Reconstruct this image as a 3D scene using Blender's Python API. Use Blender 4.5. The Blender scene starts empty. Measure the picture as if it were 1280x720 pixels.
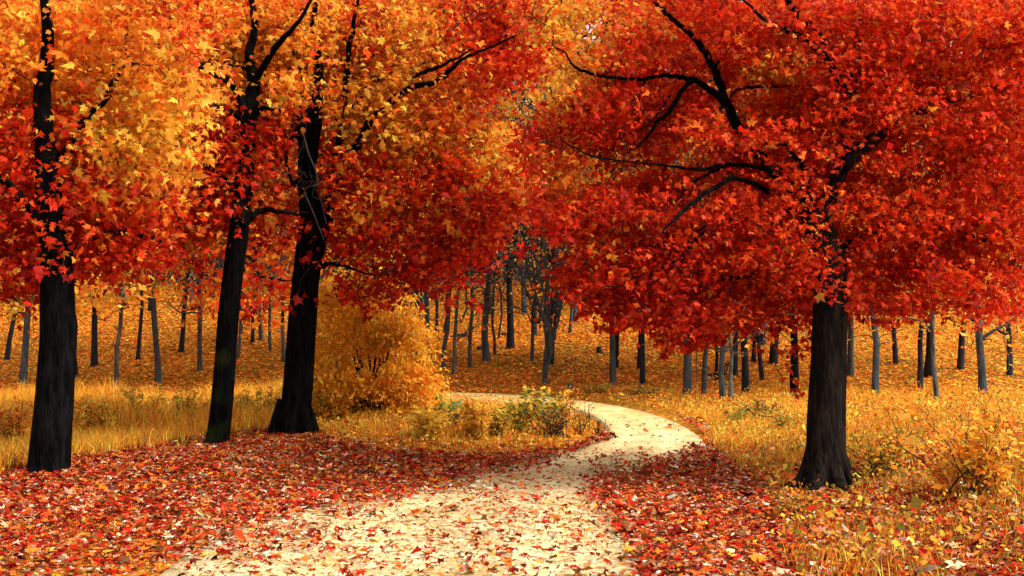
import bpy, math, random
import numpy as np
from mathutils import Vector, noise as mnoise

SC = bpy.context.scene
COL = SC.collection
PI = math.pi
RS = np.random.RandomState(11)
random.seed(11)

# ------------------------------------------------------------------ camera, light, exposure
F_PX = 1500.0          # focal length in photo pixels (photo 1280 wide)
HOR = 412.0            # row of the horizon in the photo
EYE = 1.6
PITCH = math.atan((HOR - 360.0) / F_PX)
cam_d = bpy.data.cameras.new('camera')
cam = bpy.data.objects.new('camera', cam_d); COL.objects.link(cam)
cam_d.sensor_width = 36.0
cam_d.lens = 36.0 * F_PX / 1280.0
cam_d.clip_start = 0.1; cam_d.clip_end = 3000
cam.location = (0, 0, EYE)
cam.rotation_euler = (PI / 2 + PITCH, 0, 0)
SC.camera = cam

SUN_EL, SUN_AZ = math.radians(45), math.radians(112)   # azimuth clockwise from +Y (the viewing direction)
world = bpy.data.worlds.new('World'); SC.world = world
world.use_nodes = True
wn = world.node_tree; wn.nodes.clear()
wo = wn.nodes.new('ShaderNodeOutputWorld'); wb = wn.nodes.new('ShaderNodeBackground')
sky = wn.nodes.new('ShaderNodeTexSky'); sky.sky_type = 'NISHITA'; sky.sun_disc = False
sky.sun_elevation = SUN_EL; sky.sun_rotation = SUN_AZ
sky.air_density = 1.0; sky.dust_density = 4.0; sky.ozone_density = 0.6
whs = wn.nodes.new('ShaderNodeHueSaturation'); whs.inputs['Saturation'].default_value = 0.2
wn.links.new(sky.outputs[0], whs.inputs['Color']); wn.links.new(whs.outputs[0], wb.inputs['Color'])
wb.inputs['Strength'].default_value = 0.15
wn.links.new(wb.outputs[0], wo.inputs['Surface'])
sun_d = bpy.data.lights.new('sun', 'SUN'); sun_o = bpy.data.objects.new('sun', sun_d); COL.objects.link(sun_o)
sun_d.energy = 1.5; sun_d.angle = math.radians(35); sun_d.color = (1.0, 0.95, 0.85)
sd = Vector((math.sin(SUN_AZ) * math.cos(SUN_EL), math.cos(SUN_AZ) * math.cos(SUN_EL), math.sin(SUN_EL)))
sun_o.rotation_euler = sd.to_track_quat('Z', 'Y').to_euler()
sun_o.location = (0, 0, 60)
SC.view_settings.view_transform = 'Standard'
SC.view_settings.look = 'None'
SC.view_settings.gamma = 1.0
SC.view_settings.use_curve_mapping = False
SC.view_settings.exposure = 1.42
SC.render.engine = 'CYCLES'
SC.cycles.max_bounces = 6; SC.cycles.diffuse_bounces = 3; SC.cycles.glossy_bounces = 1
SC.cycles.transmission_bounces = 3; SC.cycles.transparent_max_bounces = 4
SC.cycles.caustics_reflective = False; SC.cycles.caustics_refractive = False

# ------------------------------------------------------------------ pixel <-> world
CP, SP = math.cos(PITCH), math.sin(PITCH)
def ray(u, v):
    """direction with unit forward distance along world +Y (depth = y)"""
    a = (np.asarray(u, float) - 640) / F_PX; b = (360 - np.asarray(v, float)) / F_PX
    y = CP - b * SP; z = SP + b * CP
    return a / y, z / y
def at(u, v, Y):
    dx, dz = ray(u, v)
    return np.stack([dx * Y, np.broadcast_to(Y, np.shape(dx * Y)) * 1.0, EYE + dz * Y], -1)
def proj(P):
    P = np.asarray(P, float); x, y, z = P[..., 0], P[..., 1], P[..., 2] - EYE
    f = np.maximum(y * CP + z * SP, 0.01); up = -y * SP + z * CP
    return 640 + F_PX * x / f, 360 - F_PX * up / f

# ------------------------------------------------------------------ vector noise
def vnoise(P, scale, seed=0):
    """smooth value noise in 0..1, vectorised; P (...,k)"""
    P = np.asarray(P, float) / scale
    I = np.floor(P).astype(np.int64); Fr = P - I; Fr = Fr * Fr * (3 - 2 * Fr)
    k = P.shape[-1]; out = 0
    for c in range(2 ** k):
        w = 1.0; h = np.full(P.shape[:-1], seed * 7919 + 13, dtype=np.int64)
        for d in range(k):
            bit = (c >> d) & 1
            w = w * (Fr[..., d] if bit else 1 - Fr[..., d])
            h = (h * 73856093 + (I[..., d] + bit) * 19349663) & 0x7fffffff
            h = (h ^ (h >> 13)) * 1274126177 & 0x7fffffff
        out = out + w * ((h >> 8) & 0xffff) / 65535.0
    return out
def fbm(P, scale, seed=0, o=3):
    s = 0; a = 1; t = 0
    for i in range(o):
        s = s + a * vnoise(P, scale / 2 ** i, seed + i); t += a; a *= .5
    return s / t

# ------------------------------------------------------------------ terrain
ROAD_L = [(60, 900), (150, 760), (230, 690), (330, 640), (450, 607), (560, 587), (650, 573), (710, 562), (745, 552), (759, 542), (754, 530), (730, 516), (690, 507.5), (620, 503), (540, 501), (440, 500), (340, 499), (200, 497)]
ROAD_R = [(1010, 900), (930, 760), (905, 690), (898, 640), (903, 610), (903, 590), (898, 575), (891, 563), (878, 548), (852, 532), (815, 518), (765, 507), (700, 498.5), (640, 493.5), (560, 490.5), (440, 488.5), (340, 487), (200, 484.5)]
def flat_pt(u, v):
    dx, dz = ray(u, v); Y = -EYE / dz
    return (dx * Y, Y)
def smooth_line(pts, sub=6):
    pts = [np.array(p, float) for p in pts]; out = []
    for i in range(len(pts) - 1):
        p0 = pts[max(i - 1, 0)]; p1 = pts[i]; p2 = pts[i + 1]; p3 = pts[min(i + 2, len(pts) - 1)]
        for k in range(sub):
            t = k / sub
            out.append(.5 * ((2 * p1) + (-p0 + p2) * t + (2 * p0 - 5 * p1 + 4 * p2 - p3) * t * t + (-p0 + 3 * p1 - 3 * p2 + p3) * t ** 3))
    out.append(pts[-1]); return np.array(out)
RL = smooth_line([flat_pt(*p) for p in ROAD_L]); RR = smooth_line([flat_pt(*p) for p in ROAD_R])
back = [np.array([[-4.5, -9.0]]), np.array([[1.5, -9.0]])]
RL = np.concatenate([back[0], RL]); RR = np.concatenate([back[1], RR])
RMID = (RL + RR) / 2; RWID = np.linalg.norm(RL - RR, axis=1) / 2
def road_dist(x, y):
    """distance outside the road edge (negative inside), approximate"""
    x = np.asarray(x, float); y = np.asarray(y, float); best = np.full(x.shape, 1e9)
    for i in range(len(RMID) - 1):
        a, b = RMID[i], RMID[i + 1]; d = b - a
        t = np.clip(((x - a[0]) * d[0] + (y - a[1]) * d[1]) / (d @ d + 1e-9), 0, 1)
        q = np.hypot(x - a[0] - t * d[0], y - a[1] - t * d[1]) - (RWID[i] * (1 - t) + RWID[i + 1] * t)
        best = np.minimum(best, q)
    return best
def height(x, y):
    x = np.asarray(x, float); y = np.asarray(y, float)
    t = (y - 33.2 - 0.02 * np.abs(x)) / 1.5
    h = 0.2 * 1.5 * np.where(t > 20, t, np.log1p(np.exp(np.minimum(t, 20))))
    h = np.where(y > 120, 0.2 * (120 - 33.2) + 0.05 * (y - 120), h)
    far = np.clip((y - 34) / 12, 0, 1)
    h = h + far * (fbm(np.stack([x, y], -1), 9.0, 3, 2) - .5) * 1.1
    m = np.clip(road_dist(x, y) / 1.6, 0, 1); m = m * m * (3 - 2 * m)
    h = h * np.where(y < 36, np.clip(m + .0, 0, 1), 1)
    h = h + m * (0.05 + 0.20 * (fbm(np.stack([x, y], -1), 2.6, 5, 3) - .35)) * np.clip((40 - y) / 8, .15, 1)
    # a slightly raised verge on the left round the big trees and on the right bank
    h = h + m * 0.10 * np.exp(-(((x + 4) / 3.5) ** 2 + ((y - 17) / 4) ** 2))
    h = h + m * 0.22 * np.clip((x - 3.2) / 3, 0, 1) * np.clip((28 - y) / 8, 0, 1)
    return h
def ground_at(u, v):
    dx, dz = ray(u, v)
    Ys = np.concatenate([np.arange(4, 40, .04), np.arange(40, 140, .2)])
    d = EYE + dz * Ys - height(dx * Ys, Ys)
    k = np.argmax(d < 0)
    Y = Ys[k]
    return np.array([dx * Y, Y, float(height(np.array(dx * Y), np.array(Y)))])

# ------------------------------------------------------------------ mesh building
class MB:
    def __init__(s): s.V = []; s.F = []; s.C = []; s.n = 0; s.hascol = False
    def add(s, V, F, col=None):
        V = np.asarray(V, float).reshape(-1, 3); F = np.asarray(F, np.int64)
        s.V.append(V); s.F.append(F + s.n); s.n += len(V)
        if col is not None:
            s.hascol = True; s.C.append(np.asarray(col, float).reshape(-1, 3))
        else: s.C.append(np.ones((len(F), 3)))
    def tube(s, pts, rad, sides=8, rough=0.0, cap=True, seed=0):
        pts = np.asarray(pts, float); rad = np.asarray(rad, float); n = len(pts)
        T = np.gradient(pts, axis=0); T /= np.linalg.norm(T, axis=1)[:, None] + 1e-9
        ref = np.array([0., 1, 0]) if abs(T[0][1]) < .8 else np.array([1., 0, 0])
        A = np.cross(T, ref); A /= np.linalg.norm(A, axis=1)[:, None] + 1e-9
        B = np.cross(T, A)
        th = np.arange(sides) * 2 * PI / sides
        R = rad[:, None] * np.ones(sides)
        if rough:
            q = np.stack([np.cos(th)[None, :] * 3 + np.zeros((n, 1)), np.sin(th)[None, :] * 3 + np.zeros((n, 1)), pts[:, 2:3] * 1.2 + np.zeros((1, sides))], -1)
            R = R * (1 + rough * (fbm(q, 1.0, seed, 3) - .5) * 2)
        V = pts[:, None, :] + R[..., None] * (np.cos(th)[None, :, None] * A[:, None, :] + np.sin(th)[None, :, None] * B[:, None, :])
        i = np.arange(n - 1)[:, None] * sides; j = np.arange(sides)[None, :]; j2 = (j + 1) % sides
        F = np.stack([i + j, i + j2, i + sides + j2, i + sides + j], -1).reshape(-1, 4)
        s.add(V.reshape(-1, 3), F)
        if cap:
            e = (n - 1) * sides
            tip = pts[-1] + T[-1] * rad[-1] * .6
            s.add(np.concatenate([V[-1], tip[None]]), np.stack([np.arange(sides), (np.arange(sides) + 1) % sides, np.full(sides, sides)], -1))
    def build(s, name, mat, parent=None, smooth=True):
        V = np.concatenate(s.V) if s.V else np.zeros((0, 3))
        me = bpy.data.meshes.new(name)
        off = np.zeros(3)
        if parent is not None: off = np.array(parent.location)
        V = V - off
        me.vertices.add(len(V)); me.vertices.foreach_set('co', V.astype(np.float32).ravel())
        loops = np.concatenate([f.ravel() for f in s.F]) if s.F else np.zeros(0, int)
        cnt = np.concatenate([np.full(len(f), f.shape[1]) for f in s.F]) if s.F else np.zeros(0, int)
        me.loops.add(len(loops)); me.loops.foreach_set('vertex_index', loops.astype(np.int32))
        me.polygons.add(len(cnt)); st = np.concatenate([[0], np.cumsum(cnt)[:-1]]) if len(cnt) else cnt
        me.polygons.foreach_set('loop_start', st.astype(np.int32))
        me.update(calc_edges=True)
        if smooth: me.polygons.foreach_set('use_smooth', np.ones(len(cnt), bool))
        if s.hascol:
            ca = me.attributes.new('tint', 'FLOAT_COLOR', 'FACE')
            C = np.concatenate(s.C); ca.data.foreach_set('color', np.concatenate([C, np.ones((len(C), 1))], 1).astype(np.float32).ravel())
        me.materials.append(mat)
        o = bpy.data.objects.new(name, me); COL.objects.link(o)
        if parent is not None: o.parent = parent
        return o
def tag(o, label=None, cat=None, group=None, kind=None):
    if label: o['label'] = label
    if cat: o['category'] = cat
    if group: o['group'] = group
    if kind: o['kind'] = kind
    return o
def thing(name, loc, label, cat, group=None):
    o = bpy.data.objects.new(name, None); COL.objects.link(o); o.location = tuple(float(c) for c in loc)
    o.empty_display_size = .2
    return tag(o, label, cat, group)

# ------------------------------------------------------------------ materials
def mat_new(name):
    m = bpy.data.materials.new(name); m.use_nodes = True; nt = m.node_tree; nt.nodes.clear()
    return m, nt, nt.nodes.new('ShaderNodeOutputMaterial')
def leaf_mat(name, trans=.56, rough=.55, spec=.14):
    m, nt, out = mat_new(name); N = nt.nodes; L = nt.links
    at_ = N.new('ShaderNodeAttribute'); at_.attribute_name = 'tint'
    geo = N.new('ShaderNodeNewGeometry')
    nz = N.new('ShaderNodeTexNoise'); nz.inputs['Scale'].default_value = 60; nz.inputs['Detail'].default_value = 1
    L.new(geo.outputs['Position'], nz.inputs['Vector'])
    hs = N.new('ShaderNodeHueSaturation')
    mr = N.new('ShaderNodeMapRange'); mr.inputs['To Min'].default_value = .7; mr.inputs['To Max'].default_value = 1.3
    L.new(nz.outputs[0], mr.inputs[0]); L.new(mr.outputs[0], hs.inputs['Value']); L.new(at_.outputs['Color'], hs.inputs['Color'])
    p = N.new('ShaderNodeBsdfPrincipled'); p.inputs['Roughness'].default_value = rough
    p.inputs['Specular IOR Level'].default_value = spec
    t = N.new('ShaderNodeBsdfTranslucent'); mx = N.new('ShaderNodeMixShader'); mx.inputs[0].default_value = trans
    L.new(hs.outputs[0], p.inputs['Base Color']); L.new(hs.outputs[0], t.inputs['Color'])
    L.new(p.outputs[0], mx.inputs[1]); L.new(t.outputs[0], mx.inputs[2]); L.new(mx.outputs[0], out.inputs[0])
    return m
def bark_mat(name, c1, c2, scale=14, bump=.5, moss=None):
    m, nt, out = mat_new(name); N = nt.nodes; L = nt.links
    tc = N.new('ShaderNodeNewGeometry'); mp = N.new('ShaderNodeMapping'); mp.inputs['Scale'].default_value = (1, 1, .22)
    L.new(tc.outputs['Position'], mp.inputs[0])
    nz = N.new('ShaderNodeTexNoise'); nz.inputs['Scale'].default_value = scale; nz.inputs['Detail'].default_value = 6; nz.inputs['Roughness'].default_value = .7
    vo = N.new('ShaderNodeTexVoronoi'); vo.inputs['Scale'].default_value = scale * 1.6; vo.feature = 'DISTANCE_TO_EDGE'
    L.new(mp.outputs[0], nz.inputs['Vector']); L.new(mp.outputs[0], vo.inputs['Vector'])
    cr = N.new('ShaderNodeValToRGB'); cr.color_ramp.elements[0].position = .42; cr.color_ramp.elements[1].position = .78
    cr.color_ramp.elements[0].color = (*c1, 1); cr.color_ramp.elements[1].color = (*c2, 1)
    L.new(nz.outputs[0], cr.inputs[0])
    col = cr.outputs[0]
    if moss:
        n2 = N.new('ShaderNodeTexNoise'); n2.inputs['Scale'].default_value = 2.2; L.new(tc.outputs['Position'], n2.inputs['Vector'])
        r2 = N.new('ShaderNodeValToRGB'); r2.color_ramp.elements[0].position = .55; r2.color_ramp.elements[1].position = .68
        L.new(n2.outputs[0], r2.inputs[0]); mix = N.new('ShaderNodeMix'); mix.data_type = 'RGBA'
        L.new(r2.outputs[0], mix.inputs[0]); L.new(col, mix.inputs[6]); mix.inputs[7].default_value = (*moss, 1); col = mix.outputs[2]
    p = N.new('ShaderNodeBsdfPrincipled'); p.inputs['Roughness'].default_value = .95; p.inputs['Specular IOR Level'].default_value = .03
    L.new(col, p.inputs['Base Color'])
    mm = N.new('ShaderNodeMath'); mm.operation = 'ADD'; L.new(nz.outputs[0], mm.inputs[0]); L.new(vo.outputs['Distance'], mm.inputs[1])
    b = N.new('ShaderNodeBump'); b.inputs['Strength'].default_value = bump; b.inputs['Distance'].default_value = .03
    L.new(mm.outputs[0], b.inputs['Height']); L.new(b.outputs[0], p.inputs['Normal'])
    L.new(p.outputs[0], out.inputs[0]); return m

M_LEAF = leaf_mat('autumn_leaf')
M_LITTER = leaf_mat('fallen_leaf', .12, .7, .06)
M_GRASS = leaf_mat('dry_grass', .35, .7, .06)
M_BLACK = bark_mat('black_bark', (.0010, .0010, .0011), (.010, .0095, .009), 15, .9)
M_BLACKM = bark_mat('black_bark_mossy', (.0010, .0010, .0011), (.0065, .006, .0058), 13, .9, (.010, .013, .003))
M_BROWN = bark_mat('brown_bark', (.005, .004, .0035), (.030, .021, .015), 14, .8)
M_GREY = bark_mat('grey_bark', (.036, .041, .042), (.105, .115, .113), 16, .5)
M_DARK = bark_mat('dark_bark', (.012, .013, .015), (.042, .045, .047), 16, .5)
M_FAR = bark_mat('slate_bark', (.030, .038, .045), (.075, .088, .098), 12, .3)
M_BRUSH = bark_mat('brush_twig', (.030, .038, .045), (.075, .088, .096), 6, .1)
M_PALE = bark_mat('mottled_bark', (.03, .032, .03), (.20, .20, .175), 9, .3)
M_TWIG = bark_mat('twig_bark', (.012, .010, .009), (.05, .042, .038), 30, .2)
M_TWIGG = bark_mat('grey_twig', (.05, .05, .052), (.14, .14, .14), 30, .2)

def ground_mat():
    m, nt, out = mat_new('leafy_ground'); N = nt.nodes; L = nt.links
    geo = N.new('ShaderNodeNewGeometry')
    def vor(scale, ramp):
        v = N.new('ShaderNodeTexVoronoi'); v.inputs['Scale'].default_value = scale; L.new(geo.outputs['Position'], v.inputs['Vector'])
        s = N.new('ShaderNodeSeparateColor'); L.new(v.outputs['Color'], s.inputs[0])
        r = N.new('ShaderNodeValToRGB'); r.color_ramp.interpolation = 'LINEAR'
        e = r.color_ramp.elements; e[0].position, e[0].color = ramp[0][0], (*ramp[0][1], 1); e[1].position, e[1].color = ramp[-1][0], (*ramp[-1][1], 1)
        for p_, c_ in ramp[1:-1]:
            q = e.new(p_); q.color = (*c_, 1)
        L.new(s.outputs[0], r.inputs[0]); return v, r
    v1, r1 = vor(11, [(0, (.05, .018, .004)), (.3, (.25, .07, .006)), (.7, (.46, .15, .010)), (1, (.58, .25, .02))])
    v2, r2 = vor(17, [(0, (.035, .020, .004)), (.4, (.17, .07, .007)), (.8, (.38, .16, .010)), (1, (.22, .15, .02))])
    n = N.new('ShaderNodeTexNoise'); n.inputs['Scale'].default_value = .22; n.inputs['Detail'].default_value = 5; L.new(geo.outputs['Position'], n.inputs['Vector'])
    rr = N.new('ShaderNodeValToRGB'); rr.color_ramp.elements[0].position = .4; rr.color_ramp.elements[1].position = .62; L.new(n.outputs[0], rr.inputs[0])
    mx = N.new('ShaderNodeMix'); mx.data_type = 'RGBA'; L.new(rr.outputs[0], mx.inputs[0]); L.new(r1.outputs[0], mx.inputs[6]); L.new(r2.outputs[0], mx.inputs[7])
    p = N.new('ShaderNodeBsdfPrincipled'); p.inputs['Roughness'].default_value = .9; p.inputs['Specular IOR Level'].default_value = .04
    L.new(mx.outputs[2], p.inputs['Base Color'])
    b = N.new('ShaderNodeBump'); b.inputs['Strength'].default_value = .9; b.inputs['Distance'].default_value = .05
    L.new(v1.outputs['Distance'], b.inputs['Height']); L.new(b.outputs[0], p.inputs['Normal'])
    L.new(p.outputs[0], out.inputs[0]); return m
def road_mat():
    m, nt, out = mat_new('pale_gravel'); N = nt.nodes; L = nt.links
    geo = N.new('ShaderNodeNewGeometry')
    def nz(scale, det=5, rough=.6):
        n = N.new('ShaderNodeTexNoise'); n.inputs['Scale'].default_value = scale; n.inputs['Detail'].default_value = det; n.inputs['Roughness'].default_value = rough
        L.new(geo.outputs['Position'], n.inputs['Vector']); return n
    a = nz(1.1, 6, .7); g = nz(38, 4, .8); w = nz(6, 5, .7)
    r = N.new('ShaderNodeValToRGB'); e = r.color_ramp.elements
    e[0].position, e[0].color = .34, (.56, .38, .15, 1); e[1].position, e[1].color = .58, (.80, .67, .38, 1)
    L.new(a.outputs[0], r.inputs[0])
    r2 = N.new('ShaderNodeValToRGB'); e = r2.color_ramp.elements
    e[0].position, e[0].color = .33, (.30, .25, .18, 1); e[1].position, e[1].color = .52, (1, 1, 1, 1)
    L.new(g.outputs[0], r2.inputs[0])
    r3 = N.new('ShaderNodeValToRGB'); e = r3.color_ramp.elements
    e[0].position, e[0].color = .30, (.62, .52, .38, 1); e[1].position, e[1].color = .5, (1, 1, 1, 1)
    L.new(w.outputs[0], r3.inputs[0])
    x1 = N.new('ShaderNodeMix'); x1.data_type = 'RGBA'; x1.blend_type = 'MULTIPLY'; x1.inputs[0].default_value = .85
    L.new(r.outputs[0], x1.inputs[6]); L.new(r2.outputs[0], x1.inputs[7])
    x2 = N.new('ShaderNodeMix'); x2.data_type = 'RGBA'; x2.blend_type = 'MULTIPLY'; x2.inputs[0].default_value = .8
    L.new(x1.outputs[2], x2.inputs[6]); L.new(r3.outputs[0], x2.inputs[7])
    p = N.new('ShaderNodeBsdfPrincipled'); p.inputs['Roughness'].default_value = .95; p.inputs['Specular IOR Level'].default_value = .1
    ta = N.new('ShaderNodeAttribute'); ta.attribute_name = 'tint'; x3 = N.new('ShaderNodeMix'); x3.data_type = 'RGBA'; x3.blend_type = 'MULTIPLY'; x3.inputs[0].default_value = 1
    L.new(x2.outputs[2], x3.inputs[6]); L.new(ta.outputs['Color'], x3.inputs[7]); L.new(x3.outputs[2], p.inputs['Base Color'])
    mm = N.new('ShaderNodeMath'); mm.operation = 'ADD'; L.new(g.outputs[0], mm.inputs[0]); L.new(w.outputs[0], mm.inputs[1])
    b = N.new('ShaderNodeBump'); b.inputs['Strength'].default_value = .6; b.inputs['Distance'].default_value = .03
    L.new(mm.outputs[0], b.inputs['Height']); L.new(b.outputs[0], p.inputs['Normal'])
    L.new(p.outputs[0], out.inputs[0]); return m
M_GROUND = ground_mat(); M_ROAD = road_mat()

# ------------------------------------------------------------------ ground and road
xs = np.concatenate([np.linspace(-400, -34, 14)[:-1], np.linspace(-34, -12, 30)[:-1], np.linspace(-12, 12, 161), np.linspace(12, 34, 30)[1:], np.linspace(34, 400, 14)[1:]])
ys = np.concatenate([np.linspace(-60, 0, 8)[:-1], np.linspace(0, 7, 12)[:-1], np.linspace(7, 40, 200), np.linspace(40, 130, 100)[1:], np.linspace(130, 700, 14)[1:]])
X, Y = np.meshgrid(xs, ys); Z = height(X, Y)
rd = road_dist(X, Y); Z = Z - np.where(rd < -.1, .03, 0)
g = MB(); nx = len(xs)
i = (np.arange(len(ys) - 1)[:, None] * nx + np.arange(nx - 1)[None, :]).ravel()
g.add(np.stack([X, Y, Z], -1).reshape(-1, 3), np.stack([i, i + 1, i + nx + 1, i + nx], -1))
tag(g.build('ground', M_GROUND), kind='structure')
r = MB(); K = 41; t = np.linspace(-.03, 1.03, K)
P = RL[:, None, :] * (1 - t[None, :, None]) + RR[:, None, :] * t[None, :, None]
zz = height(P[..., 0], P[..., 1]) + .002
edge = np.abs(t - .5)[None, :] > .49
tracks = -.025 * (np.exp(-((t - .3) / .09) ** 2) + np.exp(-((t - .7) / .09) ** 2))[None, :]
zz = zz + .012 + tracks * .9 + .012 * (fbm(P, .8, 9, 2) - .5); zz = np.where(edge, zz - .05, zz)
i = (np.arange(len(RL) - 1)[:, None] * K + np.arange(K - 1)[None, :]).ravel()
Pm = P[:-1, :-1]; tm = t[None, :-1]
wear = .80 + .22 * (np.exp(-((tm - .3) / .11) ** 2) + np.exp(-((tm - .7) / .11) ** 2)) + .24 * (fbm(Pm, .9, 19, 3) - .5)
wear = np.clip(wear - .25 * np.clip((np.abs(tm - .5) - .42) / .08, 0, 1), .4, 1.05)
warm = np.clip((Pm[..., 1] - 15) / 12, 0, 1)
rc = np.stack([wear, wear * (.97 - .10 * warm), wear * (.90 - .30 * warm)], -1).reshape(-1, 3)
r.add(np.concatenate([P, zz[..., None]], -1).reshape(-1, 3), np.stack([i, i + 1, i + K + 1, i + K], -1), rc)
tag(r.build('gravel_road', M_ROAD), kind='structure')

# ------------------------------------------------------------------ leaves
MAPLE = np.array([(0, .34), (0, 0), (.20, .03), (.44, .10), (.27, .27), (.54, .56), (.22, .52), (0, 1.0), (-.22, .52), (-.54, .56), (-.27, .27), (-.44, .10), (-.20, .03)], float)
MAPLE_F = np.array([(0, i, i + 1 if i < 12 else 1) for i in range(1, 13)])
OVAL = np.array([(0, 0), (.24, .38), (.16, .72), (0, 1), (-.16, .72), (-.24, .38)], float)
OVAL_F = np.array([(0, 1, 2, 3), (0, 3, 4, 5)])
KITE = np.array([(0, 0), (.34, .45), (0, 1), (-.34, .45)], float)
KITE_F = np.array([(0, 1, 2, 3)])
def unit(a): return a / (np.linalg.norm(a, axis=-1, keepdims=True) + 1e-9)
def leaves(mb, P, D, Nn, S, col, shape='maple', curl=.5, rs=RS):
    """leaves at P growing along D with face normal Nn, length S, one colour each"""
    T, F = {'maple': (MAPLE, MAPLE_F), 'oval': (OVAL, OVAL_F), 'kite': (KITE, KITE_F)}[shape]
    n = len(P); D = unit(D); X_ = unit(np.cross(D, Nn)); Z_ = np.cross(X_, D)
    c = curl * rs.uniform(-.4, 1.0, (n, 1)); c2 = curl * rs.uniform(-.3, .6, (n, 1))
    wid = rs.uniform(.75, 1.1, (n, 1))
    T3_ = np.repeat(T[None], n, 0)
    if shape != 'kite':
        T3_ = T3_ + rs.normal(0, .055, T3_.shape); T3_[:, :, 0] += (rs.normal(0, .12, (n, 1)) * T[None, :, 1] ** 2)
    z = -c * (np.abs(T[None, :, 0]) ** 1.3) - c2 * (T[None, :, 1] - .35) ** 2 + (rs.normal(0, .06, (n, len(T))) if shape != 'kite' else 0)
    V = P[:, None, :] + S[:, None, None] * (wid[..., None] * T3_[:, :, 0:1] * X_[:, None, :] + T3_[:, :, 1:2] * D[:, None, :] + z[..., None] * Z_[:, None, :])
    FF = (F[None] + (np.arange(n) * len(T))[:, None, None]).reshape(-1, F.shape[1])
    mb.add(V.reshape(-1, 3), FF, np.repeat(col, len(F), axis=0))
PAL = dict(crimson=(.26, .007, .002), red=(.48, .014, .004), scarlet=(.70, .045, .007), vermil=(.82, .12, .012), orange=(.86, .24, .018),
           amber=(.88, .40, .035), yellow=(.88, .54, .06), olive=(.32, .26, .035), green=(.10, .17, .03), teal=(.10, .26, .15), brown=(.20, .08, .025), pink=(.66, .27, .15), glow=(.92, .37, .022), honey=(.93, .50, .045), cream=(.72, .58, .36), maroon=(.14, .010, .005), rust=(.45, .12, .02), gold=(.62, .36, .035))
def mix_cols(names, w, n, rs=RS, jit=.22):
    w = np.asarray(w, float)
    if w.ndim == 1: w = np.tile(w, (n, 1))
    w = w / w.sum(1, keepdims=True); c = np.cumsum(w, 1); k = (rs.rand(n, 1) > c).sum(1).clip(0, len(names) - 1)
    C = np.array([PAL[q] for q in names])[k]
    b = rs.randint(0, n, n)
    return np.clip(C * np.exp(rs.normal(0, jit, (n, 1))) * np.exp(rs.normal(0, .06, (n, 3))), 0, .9)

def in_poly(poly, u, v):
    poly = np.array(poly, float); inside = np.zeros(u.shape, bool); n = len(poly); j = n - 1
    for i in range(n):
        c = ((poly[i, 1] > v) != (poly[j, 1] > v)) & (u < (poly[j, 0] - poly[i, 0]) * (v - poly[i, 1]) / (poly[j, 1] - poly[i, 1] + 1e-12) + poly[i, 0])
        inside ^= c; j = i
    return inside
def poly_soft(poly, u, v, soft):
    s = 0
    for a, b in ((0, 0), (soft, 0), (-soft, 0), (0, soft), (0, -soft)): s = s + in_poly(poly, u + a, v + b)
    return s / 5

NAMES = ['crimson', 'red', 'scarlet', 'vermil', 'orange', 'amber', 'yellow', 'olive']
def zone_w(u, v, base, zones):
    W = np.tile(np.array(base, float), (len(u), 1)) * .22
    for (zu, zv, su, sv, w) in zones:
        k = np.exp(-(((u - zu) / su) ** 2 + ((v - zv) / sv) ** 2))[:, None] * 3.2
        W = W + k * np.array(w, float)[None]
    return W
DR = (5, 5, 2, .6, .2, 0, 0, 0); RD = (2, 6, 5, 1.5, .4, .1, 0, 0); SCR = (1.3, 5, 6, 2.2, .5, .1, 0, 0)
ORG = (.1, .5, 1.2, 4, 7, 4.5, 1.5, 0); YEL = (0, .1, .3, 1.0, 3.5, 7, 5, .6); OLV = (.3, 1, 1, 1, 2, 3, 3, 5); MIX = (2, 3, 3, 2, 3, 2, .5, 0)

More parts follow.
